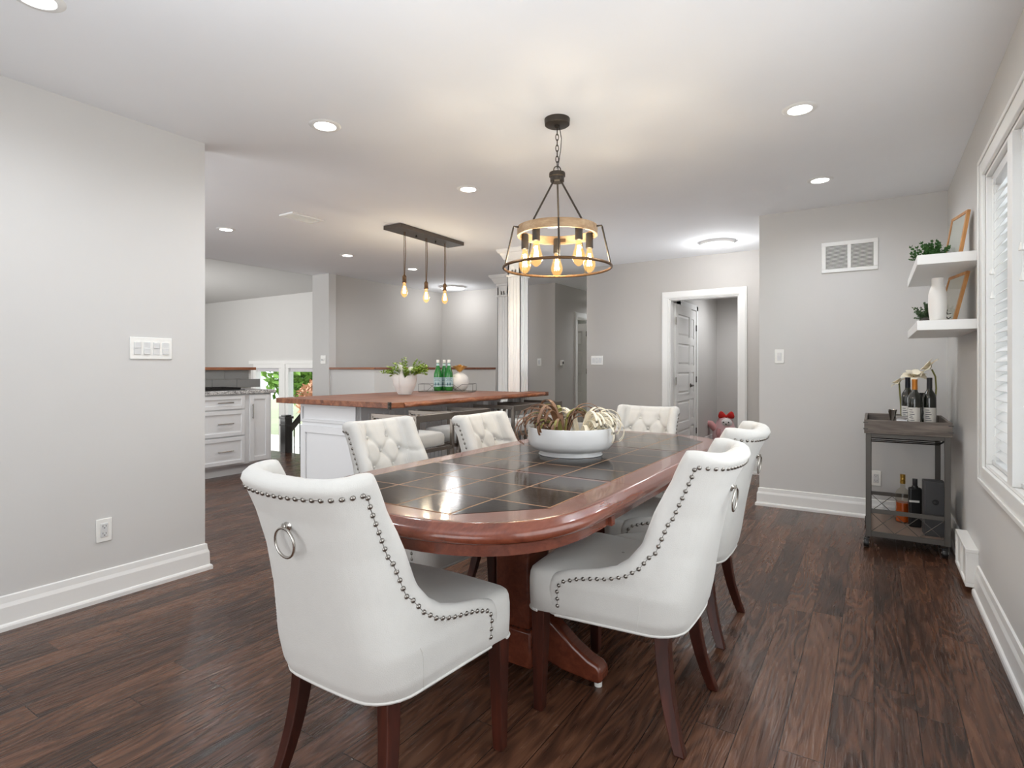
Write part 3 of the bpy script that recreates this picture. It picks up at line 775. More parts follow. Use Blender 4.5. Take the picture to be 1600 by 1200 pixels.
# bowl with air plants
bx, by = -1.186, 2.352
t = thing('bowl', 'wide white footed ceramic bowl on the tiled dining table', 'bowl', (bx, by, .7557))
obj('bowl_body', MB().lathe([(.0001, .022), (.12, .024), (.165, .038), (.182, .055), (.187, .075), (.188, .122), (.191, .128), (.195, .127), (.197, .12), (.197, .07), (.192, .048), (.178, .031), (.155, .022), (.142, .02)], 72, cap=False), CERAM, t, smooth=60)
obj('bowl_foot', MB().lathe([(.143, .023), (.143, .008), (.148, .002), (.146, 0), (.0001, 0)], 64, cap=False), CERAM, t, smooth=50)
def ribbon(m, pts, w0, w1, th=.002):
    pts = [Vector(p) for p in pts]; K = len(pts); rows = []
    for k in range(K):
        tt = (pts[min(k+1, K-1)]-pts[max(k-1, 0)]).normalized()
        rad = Vector((pts[k].x-.0, pts[k].y-.0, 0))
        side = tt.cross(Vector((0, 0, 1)))
        if side.length < .2: side = Vector((-pts[-1].y, pts[-1].x, 0))
        side.normalize(); up = side.cross(tt).normalized(); w = w0+(w1-w0)*k/(K-1)
        rows.append([tuple(pts[k]+side*w+up*th), tuple(pts[k]-side*w+up*th), tuple(pts[k]-side*w-up*th), tuple(pts[k]+side*w-up*th)])
    o = len(m.v); m.grid(rows, close_u=True); m.f.append((o, o+1, o+2, o+3)); m.f.append(tuple(o+(K-1)*4+i for i in (3, 2, 1, 0)))
def airplant(name, label, loc, mat, leafmat, heads, nleaf, L, rnd, curl):
    t = thing(name, label, 'air plant', loc)
    obj('bulb_base', MB().lathe([(.0001, 0), (.016, .004), (.024, .02), (.018, .04), (.0001, .05)], 14, cap=False), leafmat, t)
    rng = random.Random(rnd)
    for k in range(nleaf):
        az, el0 = heads[k % len(heads)]; az += rng.uniform(-.35, .35)
        ln_ = L*rng.uniform(.62, 1.12); a = R(el0+rng.uniform(-9, 9)); cu = curl*rng.uniform(.85, 1.15)
        p = Vector((.008*math.cos(az), .008*math.sin(az), .012)); pts = [p.copy()]; N_ = 26
        for j in range(N_):
            u = j/N_
            p = p+Vector((math.cos(az)*math.cos(a), math.sin(az)*math.cos(a), math.sin(a)))*(ln_/N_)
            a -= cu*(.12 if u < .35 else 1.35)/N_
            rr = math.hypot(p.x+loc[0]-bx, p.y+loc[1]-by); hz = p.z+loc[2]
            if (rr > .172 and rr < .212 and hz < .893) or (j > 4 and hz < (.786 if rr < .2 else .80)): break
            pts.append(p.copy())
        if len(pts) < 8: continue
        m = MB(); ribbon(m, pts, .0135, .0042, .0014)
        obj('leaf', m, mat if k % 5 else leafmat, t, smooth=60)
    return t
uv = Vector((math.cos(YAW), math.sin(YAW)))   # along the bowl, left to right
az_r = YAW; az_l = YAW+PI
airplant('air_plant', 'brown air plant with long looping leaves in the left half of the white bowl', (bx-.035*uv.x, by-.035*uv.y, .785), BROWNP, STEMG,
    [(az_l, 45), (az_l+.5, 60), (az_l-.6, 52), (az_r+.3, 82), (az_l-.2, 70), (az_l+1.0, 66), (az_l-1.3, 74)], 60, .37, 3, 4.5)
airplant('air_plant', 'cream white air plant with looping leaves in the right half of the white bowl', (bx+.045*uv.x, by+.045*uv.y, .785), CREAM, CREAM,
    [(az_r, 48), (az_r+.5, 62), (az_r-.6, 55), (az_r+.1, 72), (az_r-1.1, 70), (az_l-.8, 80), (az_r+.2, 60)], 60, .34, 5, 4.9)

# ------------------------------------------------------------------ dining chair (faces local +Y, base at floor centre)
def smoothstep(a, b, x):
    x = min(1, max(0, (x-a)/(b-a))); return x*x*(3-2*x)
def interp(tab, x):
    if x <= tab[0][0]: return tab[0][1]
    for (a, va), (b, vb) in zip(tab, tab[1:]):
        if x <= b:
            u = (x-a)/(b-a); return va+(vb-va)*u
    return tab[-1][1]
YF = [(.33, .165), (.43, .165), (.455, .150), (.475, .09), (.49, .01), (.51, -.06), (.54, -.105), (.59, -.145), (.68, -.182), (.77, -.220), (.83, -.247), (.885, -.272)]
YRr = [(.33, -.225), (.36, -.238), (.42, -.25), (.50, -.262), (.60, -.277), (.70, -.293), (.79, -.315), (.85, -.340), (.885, -.360)]
WR = [(.33, .215), (.37, .228), (.45, .234), (.55, .222), (.70, .203), (.82, .204), (.885, .208)]   # half width at the rear
WF = [(.33, .238), (.37, .250), (.45, .256), (.50, .248), (.60, .222), (.80, .206), (.885, .208)]
def ucurve(z, n=48, inset=0):
    yf, yr = interp(YF, z), interp(YRr, z); wr, wf = interp(WR, z), interp(WF, z)
    rc = min(.10, (yf-yr)*.75)
    pts = []
    # left front -> back -> right front, control polyline with rounded corners
    ctrl = []
    nl = n//4
    for k in range(nl): ctrl.append((-(wf+(wr-wf)*k/nl), yf+(yr+rc-yf)*k/nl))
    nc = n//8
    for k in range(nc+1):
        q = PI/2*k/nc; ctrl.append((-(wr-rc+rc*math.cos(q)), yr+rc-rc*math.sin(q)*1.0))
    half = [(x, y) for x, y in ctrl]
    nb = n//8
    x0 = -(wr-rc)
    for k in range(1, nb+1):
        x = x0*(1-k/nb); half.append((x, yr))
    # gentle bow of the rear
    half = [(x, y-(.028*smoothstep(.45, .93, z)+.012)*(1-(min(1, abs(x)/wr))**2)) for x, y in half]
    return half+[(-x, y) for x, y in half[::-1][1:]]
def chair_protos():
    root = thing('dining_chair', '', 'chair', (0, 0, 0), 0, 'white tufted dining chairs')
    # resample the U curves by arc length so rows line up
    NZ, NU = 58, 80
    zs = []
    for j in range(NZ+1):
        zs.append(.335+(.874-.335)*j/NZ)
    def resample(pts, n):
        L_ = [0]
        for a, b in zip(pts, pts[1:]): L_.append(L_[-1]+math.hypot(b[0]-a[0], b[1]-a[1]))
        out = []; k = 0
        for i in range(n+1):
            s = L_[-1]*i/n
            while k < len(L_)-2 and L_[k+1] < s: k += 1
            u = (s-L_[k])/max(1e-9, L_[k+1]-L_[k]); out.append((pts[k][0]+(pts[k+1][0]-pts[k][0])*u, pts[k][1]+(pts[k+1][1]-pts[k][1])*u))
        return out
    outer = []
    for z in zs:
        r = resample(ucurve(z), NU)
        row = []
        for i, (x, y) in enumerate(r):
            s = abs(2*i/NU-1)           # 0 centre, 1 wing
            dz = 0
            if z > .78: dz = .014*(s**2)*((z-.78)/.1)-.004*((z-.78)/.1)
            row.append(Vector((x, y, z+dz)))
        outer.append(row)
    buttons = [(sx, z) for z, xs in ((.82, (-.062, .062)), (.75, (-.122, 0, .122)), (.68, (-.062, .062)), (.61, (-.122, 0, .122))) for sx in xs]
    segs = []
    for (x, z) in buttons:
        for (x2, z2) in buttons:
            if z2 < z and abs(z-z2) < .09 and abs(x-x2) < .07: segs.append(((x, z), (x2, z2)))
        if z > .81: segs.append(((x, z), (x*1.02, .93)))
        if z < .62: segs.append(((x, z), (x, .5)))
    segs += [((-.122, .75), (-.22, .73)), ((.122, .75), (.22, .73)), ((-.122, .61), (-.21, .59)), ((.122, .61), (.21, .59))]
    def dseg(px_, pz_, s):
        (ax, az_), (bx_, bz_) = s; dx, dz = bx_-ax, bz_-az_; l = dx*dx+dz*dz
        u = max(0, min(1, ((px_-ax)*dx+(pz_-az_)*dz)/l)); return math.hypot(px_-ax-dx*u, pz_-az_-dz*u)
    def tuft(x, z):
        if z < .52: return 0
        g = min(dseg(x, z, s) for s in segs); b = min(math.hypot(x-a, z-c) for a, c in buttons)
        return -.009*math.exp(-(g/.008)**2)-.018*math.exp(-(b/.02)**2)+.010
    rows_in = []
    for j, row in enumerate(outer):
        rin = []
        for i, p in enumerate(row):
            a = row[max(0, i-1)]; b = row[min(NU, i+1)]; t_ = (b-a); t_.z = 0; t_.normalize()
            n = Vector((-t_.y, t_.x, 0))      # candidate
            if n.dot(Vector((0, .1, 0))-Vector((p.x, p.y, 0))) < 0: n = -n
            rear = max(0, 1-abs(2*i/NU-1)*1.15)
            th = .046+.018*rear
            if p.z < .50: th = .035
            q = p+n*th
            rin.append(q+n*tuft(q.x, q.z) if q.z > .52 else q)
        rows_in.append(rin)
    m = MB()
    def P3(v): return (v.x, v.y, v.z)
    m.grid([[P3(p) for p in r] for r in outer]); m.grid([[P3(p) for p in r] for r in rows_in])
    # rounded rim along left wing, top, right wing
    def rimstrip(o_, i_, dirs, amp):
        rows = []
        for k in range(7):
            q = PI*k/6; rows.append([P3(o_[n].lerp(i_[n], (1-math.cos(q))/2)+dirs[n]*(amp*math.sin(q))) for n in range(len(o_))])
        m.grid(rows)
    path_o = [outer[j][0] for j in range(NZ+1)]+outer[NZ][1:]+[outer[j][NU] for j in range(NZ-1, -1, -1)]
    path_i = [rows_in[j][0] for j in range(NZ+1)]+rows_in[NZ][1:]+[rows_in[j][NU] for j in range(NZ-1, -1, -1)]
    dirs = []
    for n in range(len(path_o)):
        a = path_o[max(0, n-2)]; b = path_o[min(len(path_o)-1, n+2)]; tg = (b-a).normalized()
        th = (path_i[n]-path_o[n]).normalized(); d = tg.cross(th); d.normalize()
        ref = Vector((0, 1, 1.2)) if abs(path_o[n].x) > .0 else Vector((0, 0, 1))
        if d.dot(ref) < 0: d = -d
        dirs.append(d)
    dirs = [sum((dirs[max(0, min(len(dirs)-1, n+k))] for k in range(-3, 4)), Vector()).normalized() for n in range(len(dirs))]
    rimstrip(path_o, path_i, dirs, .026)
    # bottom closure
    m.grid([[P3(p) for p in outer[0]], [P3(p) for p in rows_in[0]]])
    obj('backrest', m, FAB, root, smooth=70, weld=True)
    for (x, z) in buttons:
        # find the inner surface point
        best = min((p for r in rows_in for p in r), key=lambda p: (p.x-x)**2+(p.z-z)**2+(0 if p.y < -.05 else 9))
        obj('tuft_button', MB().sphere((best.x, best.y+.004, best.z), .009, 6), FAB, root, smooth=60)
    # seat cushion
    def seat_outline(z, grow=0):
        pts = []
        n = 15
        # rounded box : front half width .262, rear .215
        yf, yb = .268+grow, -.215
        wf, wb = .256+grow, .205
        rc = .045
        def arc(cx, cy, a0, a1, r): return [(cx+r*math.cos(a0+(a1-a0)*k/6), cy+r*math.sin(a0+(a1-a0)*k/6)) for k in range(7)]
        pts += arc(wf-rc, yf-rc, 0, PI/2, rc)
        for k in range(1, 8): pts.append(((wf-rc)*(1-2*k/8), yf+.012*math.sin(PI*k/8)))
        pts += arc(-wf+rc, yf-rc, PI/2, PI, rc)
        for k in range(1, 8): u = k/8; pts.append((-wf+(wf-wb)*u, yf-rc+(yb+rc-yf+rc)*u))
        pts += arc(-wb+rc, yb+rc, PI, 1.5*PI, rc)
        pts += arc(wb-rc, yb+rc, 1.5*PI, 2*PI, rc)
        for k in range(1, 8): u = k/8; pts.append((wb+(wf-wb)*u, yb+rc+(yf-yb-2*rc)*u))
        return pts
    m = MB(); rows = []
    for z, sc in ((.342, .985), (.346, 1.0), (.40, 1.008), (.44, 1.008), (.462, 1.0), (.474, .985), (.480, .96), (.486, .90), (.492, .78), (.497, .6), (.500, .4), (.501, .2), (.502, .02)):
        rows.append([(x*sc, .02+(y-.02)*sc, z) for x, y in seat_outline(z)])
    m.grid(rows, close_u=True); n = len(rows[0]); m.f.append(tuple(reversed(range(n))))
    obj('seat', m, FAB, root, smooth=60)
    # piping along the lower edge
    lo = outer[0]; pth = [(p.x, p.y, .336) for p in lo[::2]]
    fr = [(x*1.0, y, .342) for x, y in seat_outline(0) if y > .18]
    fr = sorted([q for q in fr], key=lambda q: -math.atan2(q[1]-.1, q[0]))
    obj('piping', MB().tube(pth, .0048, 6).tube([(q[0], q[1], .343) for q in fr], .0045, 6), PIPE, root)
    # nailheads on a thin strip following the wing edge, just inside the outer face
    nail = MB(); path = []
    off = 1
    for j in range(NZ, -1, -1):
        pass
    edge = []
    for j in range(4, NZ-2):
        r = outer[j]; # point .02 from the front edge
        L_ = 0; i = 0
        while i < NU//2 and L_ < (.012+.010*smoothstep(.5, .7, r[0].z)): L_ += (r[i+1]-r[i]).length; i += 1
        edge.append(r[i])
    topr = outer[NZ-2]
    left = edge; right = [Vector((-p.x, p.y, p.z)) for p in edge]
    i0 = next(i for i, p in enumerate(topr) if (p-topr[0]).length > .02)
    full = left+[p.copy() for p in topr[i0:NU-i0+1]]+right[::-1]
    # resample evenly
    Ls = [0]
    for a, b in zip(full, full[1:]): Ls.append(Ls[-1]+(b-a).length)
    tot = Ls[-1]; cnt = int(tot/.024); pts = []; k = 0
    for i in range(cnt+1):
        s = tot*i/cnt
        while k < len(Ls)-2 and Ls[k+1] < s: k += 1
        u = (s-Ls[k])/max(1e-9, Ls[k+1]-Ls[k]); pts.append(full[k].lerp(full[k+1], u))
    def outward(p):
        best = None; bd = 9
        for j in range(0, NZ+1, 2):
            for i in range(0, NU+1, 2):
                d_ = (outer[j][i]-p).length_squared
                if d_ < bd: bd = d_; best = (j, i)
        j, i = best; j0, j1 = max(0, j-1), min(NZ, j+1); i0_, i1 = max(0, i-1), min(NU, i+1)
        n = (outer[j][i1]-outer[j][i0_]).cross(outer[j1][i]-outer[j0][i]).normalized()
        if n.dot(p-Vector((0, 0, p.z))) < 0: n = -n
        return n
    for p in pts:
        n = outward(p); q = n.to_track_quat('Z', 'Y').to_matrix().to_4x4()
        nail.lathe([(.0072, -.003), (.0070, .001), (.005, .0038), (.0022, .0052), (.0001, .0055)], 8, Matrix.Translation(p) @ q, cap=False)
    strip_pts = [p+outward(p)*(-.0005) for p in pts]
    nail.tube([tuple(p) for p in strip_pts], .0012, 4)
    obj('nailhead_trim', nail, plain('antique_nickel_nail', rgb(150, 146, 140), .28, 1), root, smooth=60)
    # ring pull
    zc = .775; rowk = min(range(NZ+1), key=lambda j: abs(zs[j]-zc)); c = outer[rowk][NU//2]
    rg = obj('ring_pull', MB().tube([(c.x+.036*math.sin(2*PI*k/28), c.y-.010-.004*math.cos(2*PI*k/28), zc-.040+.036*math.cos(2*PI*k/28)) for k in range(28)], .0034, 8, closed=True), NICK, root, smooth=60)
    obj('ring_mount', MB().lathe([(.014, 0), (.014, .003), (.006, .006), (.005, .012), (.008, .015), (.0001, .018)], 14, Matrix.Translation((c.x, c.y+.001, zc)) @ Matrix.Rotation(PI/2, 4, 'X')), NICK, rg, smooth=60)
    for sx, ii in ((-1, int(NU*.24)), (1, NU-int(NU*.24))):
        obj('seam', MB().tube([tuple(outer[j][ii]+Vector((sx*.0005, 0, 0))) for j in range(0, 14)], .0013, 5), PIPE, root)
    # legs
    for sx in (-1, 1):
        m = MB(); rows = []
        for z, w, dx, dy in ((.352, .024, 0, 0), (.34, .024, 0, 0), (0, .0165, sx*.004, .003)):
            cx, cy = sx*.225+dx, .225+dy
            rows.append([(cx-w, cy-w, z), (cx+w, cy-w, z), (cx+w, cy+w, z), (cx-w, cy+w, z)])
        m.grid(rows, close_u=True); m.f += [(0, 1, 2, 3), (8, 9, 10, 11)]
        lg = obj('leg', m, LEGW, root, bevel=.003, smooth=30)
        obj('leg_glide', MB().lathe([(.009, -.0), (.009, .004)], 10, Matrix.Translation((sx*.229, .228, 0))), NICK, lg)
        m = MB(); rows = []
        for k in range(9):
            u = k/8; z = .35*(1-u); w = .024-.007*u
            cy = -.175-.065*u**2.0; cx = sx*(.165+.040*u**1.5)
            rows.append([(cx-w*.85, cy-w, z), (cx+w*.85, cy-w, z), (cx+w*.85, cy+w, z), (cx-w*.85, cy+w, z)])
        m.grid(rows, close_u=True); m.f += [(0, 1, 2, 3), tuple(32+i for i in range(4))]
        obj('leg', m, LEGW, root, bevel=.003, smooth=30)
    return root
chair = chair_protos()
CH = [(-1.185, 1.195, 0, 'white nailhead dining chair nearest the camera, at the near table end, ring-pull back toward us'),
      (-.725, 1.89, R(90), 'nearer of two white nailhead dining chairs on the right side of the table'),
      (-.77, 2.63, R(90), 'white nailhead dining chair on the right side, partly hidden behind the nearer chair'),
      (-1.74, 1.97, R(-90), 'white chair with tufted back facing us on the left side, nearer the island corner'),
      (-1.53, 2.52, R(-90), 'white chair with tufted back on the left side, in front of the bar stools'),
      (-1.27, 3.35, R(178), 'white tufted chair at the far end of the table behind the white bowl')]
for i, (x, y, rz, l) in enumerate(CH):
    if i == 0: chair.location = (x, y, 0); chair.rotation_euler = (0, 0, rz); chair['label'] = l
    else: dup(chair, (x, y, 0), rz, l)

# ------------------------------------------------------------------ island
isl = thing('kitchen_island', 'white kitchen island with panelled end and live edge walnut top', 'kitchen island', (-3.63, 4.1, 0))
top = [(-4.3, 2.97), (-2.96, 2.97)]+[(-2.95+.012*math.sin(k*1.9)+.008*math.sin(k*.7), 2.97+k*.12) for k in range(1, 20)]+[(-2.955, 5.34), (-3.188, 5.34), (-3.188, 5.143), (-4.3, 5.143)]
top = [(x+3.63, y-4.1) for x, y in top]
obj('countertop', MB().prism(top, .858, .90), WALN, isl, bevel=.004)
edge = MB(); ex = [(-2.95+.012*math.sin(k*1.9)+.008*math.sin(k*.7)+3.63, 2.97+k*.12-4.1) for k in range(1, 20)]
rows = []
for k, (x, y) in enumerate(ex):
    j = .006*math.sin(k*2.7)
    rows.append([(x-.02, y, .860), (x+.004+j, y, .861), (x+.014+j, y, .872), (x+.010-j, y, .886), (x+.002, y, .898), (x-.02, y, .897)])
edge.grid(rows, close_u=True)
obj('live_edge', edge, WALNX, isl, smooth=60)
body = MB(); body.box(-.50, .18, -.99, 1.02, .10, .857).box(-.44, .12, -.93, .98, 0, .10)
obj('body', body, CABW, isl)
def framed(m, x0, x1, z0, z1, y, fr=.045, t=.016):
    m.box(x0+fr, x1-fr, y-t, y, z0, z0+fr).box(x0+fr, x1-fr, y-t, y, z1-fr, z1).box(x0, x0+fr, y-t, y, z0, z1).box(x1-fr, x1, y-t, y, z0, z1)
    return m
obj('end_panel', framed(framed(MB(), -.50, .18, .70, .85, -.9962, .022), -.50, .18, .11, .67, -.9962, .06).box(-.499, .179, -.996, -.9902, .111, .849), CABW, isl, bevel=.002)
sp = MB()
for k in range(4):
    y0 = -.97+k*.5; sp.box(.1855, .198, y0, y0+.04, .1705, .7895).box(.1855, .198, y0, y0+.499, .79, .85).box(.1855, .198, y0, y0+.499, .11, .17)
sp.box(.1805, .185, -.97, 1.02, .105, .855)
for k in range(34): sp.box(.1853, .192, -.94+k*.058, -.94+k*.058+.03, .172, .788)
obj('side_panelling', sp, CABW, isl)
obj('support_post', MB().box(.42, .50, .28, .36, 0, .857), CABW, isl, bevel=.003)
obj('corner_bracket', MB().box(.655, .676, -1.136, -1.118, .852, .905).sphere((.668, -1.137, .89), .007, 6).sphere((.668, -1.137, .866), .007, 6), DKMET, isl)

# bar stools
STEEL = plain('satin_stool_metal', rgb(142, 134, 126), .35, 1, var=.05)
def stool(x, y, label, first=[None]):
    if first[0] is None:
        t = thing('bar_stool', label, 'bar stool', (x, y, 0), 0, 'brushed metal bar stools at the island')
        w = .20; d = .21; r = .0125
        for sx in (-1, 1):
            for sy in (-1, 1):
                obj('leg', MB().sq([(sx*d, sy*w, 0), (sx*d, sy*w, .80)], r), STEEL, t, bevel=.001)
        for sy in (-1, 1):
            obj('armrest', MB().sq([(-d, sy*w, .80), (d, sy*w, .80)], r).box(-d-.012, d+.012, sy*w-.013, sy*w+.013, .80, .818), STEEL, t, bevel=.001)
        obj('back_rail', MB().box(d-.012, d+.012, -w, w, .77, .818), STEEL, t, bevel=.002)
        fr = MB()
        for z in (.56, .2): fr.sq([(-d, -w, z), (d, -w, z)], r).sq([(-d, w, z), (d, w, z)], r).sq([(-d, -w, z), (-d, w, z)], r).sq([(d, -w, z), (d, w, z)], r)
        obj('seat_frame', fr, STEEL, t, bevel=.001)
        m = MB(); rows = []
        for z, s in ((.575, .96), (.58, 1), (.63, 1.01), (.655, .98), (.67, .9), (.677, .7), (.682, .4), (.683, .02)):
            rows.append([((d-.02)*s*math.copysign(abs(math.cos(q))**.35, math.cos(q)), (w-.02)*s*math.copysign(abs(math.sin(q))**.35, math.sin(q)), z) for q in [2*PI*k/40 for k in range(40)]])
        m.grid(rows, close_u=True); m.f.append(tuple(reversed(range(40))))
        obj('cushion', m, FAB, t, smooth=60)
        first[0] = t
    else: dup(first[0], (x, y, 0), 0, label)
stool(-2.905, 3.16, 'brushed metal bar stool with white cushion right beside the nearer left tufted chair')
stool(-2.905, 3.64, 'brushed metal bar stool just left of the farther left tufted chair, second along the island')
stool(-2.905, 4.42, 'brushed metal bar stool under the island to the right of the second tufted chair')
stool(-2.905, 4.92, 'farthest brushed metal bar stool near the column end of the island, behind the air plants')

# ------------------------------------------------------------------ things on the island
t = thing('planter_vase', 'white ribbed heart-notched ceramic planter on the walnut island', 'planter', (-3.75, 3.96, .90), YAW)
m = MB(); rows = []
for j in range(25):
    v = j/24; z = .005+.262*v
    r0 = interp([(0, .062), (.1, .078), (.35, .108), (.6, .118), (.8, .108), (1, .082)], v)
    row = []
    for i in range(48):
        q = 2*PI*i/48; c, s = math.cos(q), math.sin(q)
        notch = .11*math.exp(-((c-.18)/.24)**2)*v**3
        lobe = .02*math.exp(-((c+.6)/.35)**2)*v**3
        row.append((r0*c, r0*.62*s*(1+.02*math.cos(14*z*40)), z-notch+lobe))
    rows.append(row)
m.grid(rows, close_u=True); m.f.append(tuple(reversed(range(48))))
m.grid([[(x*.94, y*.9, z) for x, y, z in rows[-1]], [(x*.9, y*.85, z-.10) for x, y, z in rows[-1]]], close_u=True)
m.grid([rows[-1], [(x*.94, y*.9, z) for x, y, z in rows[-1]]], close_u=True)
obj('pot', m, MATTEW, t, smooth=60)
obj('seam_ridge', MB().tube([(-.05+.01*math.sin(k/10*PI), -.07*interp([(0, .75), (.35, .98), (.6, 1.07), (1, .8)], k/10)+.0, .01+.235*k/10) for k in range(11)], .003, 6), MATTEW, t)
rng = random.Random(4)
def sprig(m, base, direction, L, lw, n=10, droop=.5):
    p = Vector(base); d = Vector(direction).normalized(); pts = [p.copy()]
    for k in range(n):
        p = p+d*(L/n); d.z -= droop/n; d.normalize(); pts.append(p.copy())
    m.tube(pts, .0012, 4)
    for k, p in enumerate(pts[2:]):
        for a in range(5):
            q = rng.uniform(0, 2*PI); v = Vector((math.cos(q), math.sin(q), rng.uniform(-.2, .9))).normalized()*lw
            s = v.cross(Vector((0, 0, 1))).normalized()*lw*.3
            o = len(m.v); m.v += [tuple(p), tuple(p+v*.5+s), tuple(p+v), tuple(p+v*.5-s)]; m.f.append((o, o+1, o+2, o+3))
m = MB()
for k in range(60):
    q = rng.uniform(0, 2*PI); sprig(m, (.06*math.cos(q)*.8+.01, .035*math.sin(q), .16), (math.cos(q)*1.0, math.sin(q)*.5, rng.uniform(.5, 1.6)), rng.uniform(.10, .20), .027, 10, rng.uniform(.3, 1.2))
obj('fern_foliage', m, GREEN1, t)
# tray (wire sides)
TRA = R(28)
t = thing('wire_tray', 'flat dark tray with geometric wire sides on the walnut island', 'tray', (-3.86, 4.74, .90), TRA)
obj('tray_base', MB().box(-.29, .29, -.13, .13, 0, .012), CARTW, t, bevel=.002)
m = MB(); Hh = .085
for sy in (-1, 1):
    y = sy*.13
    m.tube([(-.29, y, .01), (-.29, y, Hh), (-.17, y, Hh), (-.08, y, .012)], .0018, 5).tube([(-.20, y, .012), (-.12, y, Hh), (.08, y, Hh), (.18, y, .012)], .0018, 5).tube([(.08, y, .012), (.18, y, Hh), (.29, y, Hh), (.29, y, .01)], .0018, 5)
for sx in (-1, 1): m.tube([(sx*.29, -.13, Hh), (sx*.29, .13, Hh)], .0018, 5)
obj('wire_rail', m, BLKMET, t)
MT = Matrix.Translation((-3.86, 4.74, .912)) @ Matrix.Rotation(TRA, 4, 'Z')
def onto(x, y): v = MT @ Vector((x, y, 0)); return (v.x, v.y, v.z)
def water(lx, ly, label, first=[None]):
    if first[0] is None:
        t = thing('water_bottle', label, 'bottle', onto(lx, ly), TRA, 'green glass water bottles on the island tray')
        obj('glass', MB().lathe([(.0001, .004), (.034, .0), (.043, .006), (.044, .02), (.044, .165), (.041, .19), (.03, .225), (.018, .26), (.0145, .29), (.0145, .31)], 28), GRNB, t, smooth=60)
        obj('cap', MB().lathe([(.0155, .298), (.0165, .30), (.0165, .328), (.014, .331)], 20), PLATE, t)
        obj('neck_label', MB().lathe([(.0172, .268), (.0152, .292)], 24, cap=False), LABB, t)
        lb = obj('label', MB().lathe([(.0446, .045), (.0446, .145)], 36, cap=False), LABB, t)
        m = MB()
        for z, w in ((.132, .9), (.118, .6), (.105, .8)):
            pts = [(.0452*math.sin(a), -.0452*math.cos(a)) for a in [(-.9+1.8*k/12)*w for k in range(13)]]
            rows = [[(x, y, z) for x, y in pts], [(x, y, z+.006) for x, y in pts]]; m.grid(rows)
        for a0 in (-.55, .1):
            pts = [(.0452*math.sin(a), -.0452*math.cos(a)) for a in [a0+.4*k/6 for k in range(7)]]
            m.grid([[(x, y, .058) for x, y in pts], [(x, y, .09) for x, y in pts]])
        obj('label_print', m, plain('teal_print', rgb(92, 132, 140), .5), lb)
        first[0] = t
    else: dup(first[0], onto(lx, ly), TRA+.2, label)
water(-.095, -.06, 'green glass water bottle with white cap, leftmost of three on the wire tray')
water(-.045, .03, 'green glass water bottle with white cap, middle one set behind the other two')
water(.025, -.065, 'green glass water bottle with white cap, rightmost, beside the white round vase')
t = thing('round_vase', 'white globe vase topped by a golden rose behind the green bottles', 'vase', onto(.125, .02))
obj('globe', MB().lathe([(.0001, .001), (.05, 0), (.075, .02), (.094, .06), (.099, .1), (.092, .14), (.07, .17), (.035, .19), (.02, .195), (.0001, .19)], 40, cap=False), MATTEW, t, smooth=60)
m = MB()
for ringk, (n, r0, tl) in enumerate(((3, .010, 15), (4, .022, 35), (5, .034, 55))):
    for k in range(n):
        a = 2*PI*k/n+ringk*.5
        Mp = Matrix.Translation((0, 0, .205)) @ Matrix.Rotation(a, 4, 'Z') @ Matrix.Scale(1.5, 4)
        rows = []
        for j in range(6):
            v = j/5; rr_ = r0*(.4+.8*v)+.01*v*v*ringk
            rows.append([(rr_*math.cos(u), rr_*math.sin(u), .0+v*.05*(1-.12*ringk)) for u in [(-.75+1.5*i/8)*(1-.35*v**3) for i in range(9)]])
        m.grid(rows, M=Mp)
m.tube([(0, 0, .18), (0, 0, .235)], .006, 8)
obj('gold_rose', m, GOLD, t, smooth=60)

# ------------------------------------------------------------------ kitchen cabinets
cab = thing('drawer_cabinet', 'white base cabinet with three drawers and long bar pulls in the kitchen', 'cabinet', (-5.78, 0, 0), PI/2)
# local: x along +Y world, -y toward +X world
obj('carcass', MB().box(2.0, 3.615, 0.001, .60, .11, .872), CABW, cab)
obj('toe_kick', MB().box(2.0, 3.615, .07, .58, 0, .11), CABW, cab)
def pull(m, x0, z0, x1, z1, y=-.035):
    m.tube([(x0, y, z0), (x1, y, z1)], .006, 8)
    dx, dz = (x1-x0), (z1-z0)
    for u in (.08, .92): m.tube([(x0+dx*u, y, z0+dz*u), (x0+dx*u, .0, z0+dz*u)], .005, 8)
    return m
for (x0, x1) in ((2.95, 3.6), (2.2, 2.93)):
    for z0, z1 in ((.715, .86), (.43, .70), (.13, .415)):
        d = obj('drawer', framed(MB().box(x0, x1, -.012, 0, z0, z1), x0, x1, z0, z1, -.01, .04, .012), CABW, cab, bevel=.002)
        zc = (z0+z1)/2; xc = (x0+x1)/2
        obj('bar_pull', pull(MB(), xc+.02, zc, xc+.19, zc), NICK, d)
cab2 = thing('narrow_cabinet', 'narrow white base cabinet with one panelled door at the end of the kitchen run', 'cabinet', (-5.78, 0, 0), PI/2)
obj('carcass', MB().box(3.616, 3.93, 0.001, .60, .11, .872), CABW, cab2)
obj('toe_kick', MB().box(3.616, 3.90, .07, .58, 0, .11), CABW, cab2)
d = obj('door', framed(MB().box(3.66, 3.90, -.012, 0, .13, .86), 3.66, 3.90, .13, .86, -.01, .05, .012), CABW, cab2, bevel=.002)
obj('bar_pull', pull(MB(), 3.69, .60, 3.69, .76), NICK, d)
ct = tag(obj('granite_countertop', MB().box(-6.40, -5.745, 2.0, 3.97, .873, .912), GRAN, bevel=.005), 'speckled grey granite countertop over the white kitchen drawers', 'countertop')
t = thing('cooktop', 'black cooktop with iron grates set on the granite counter', 'cooktop', (-6.07, 3.35, .912))
obj('glass_plate', MB().box(-.24, .24, -.36, .30, 0, .008), BLK, t, bevel=.002)
m = MB()
for y in (-.3, -.18, -.06, .06, .18, .27): m.box(-.2, .2, y-.006, y+.006, .02, .03)
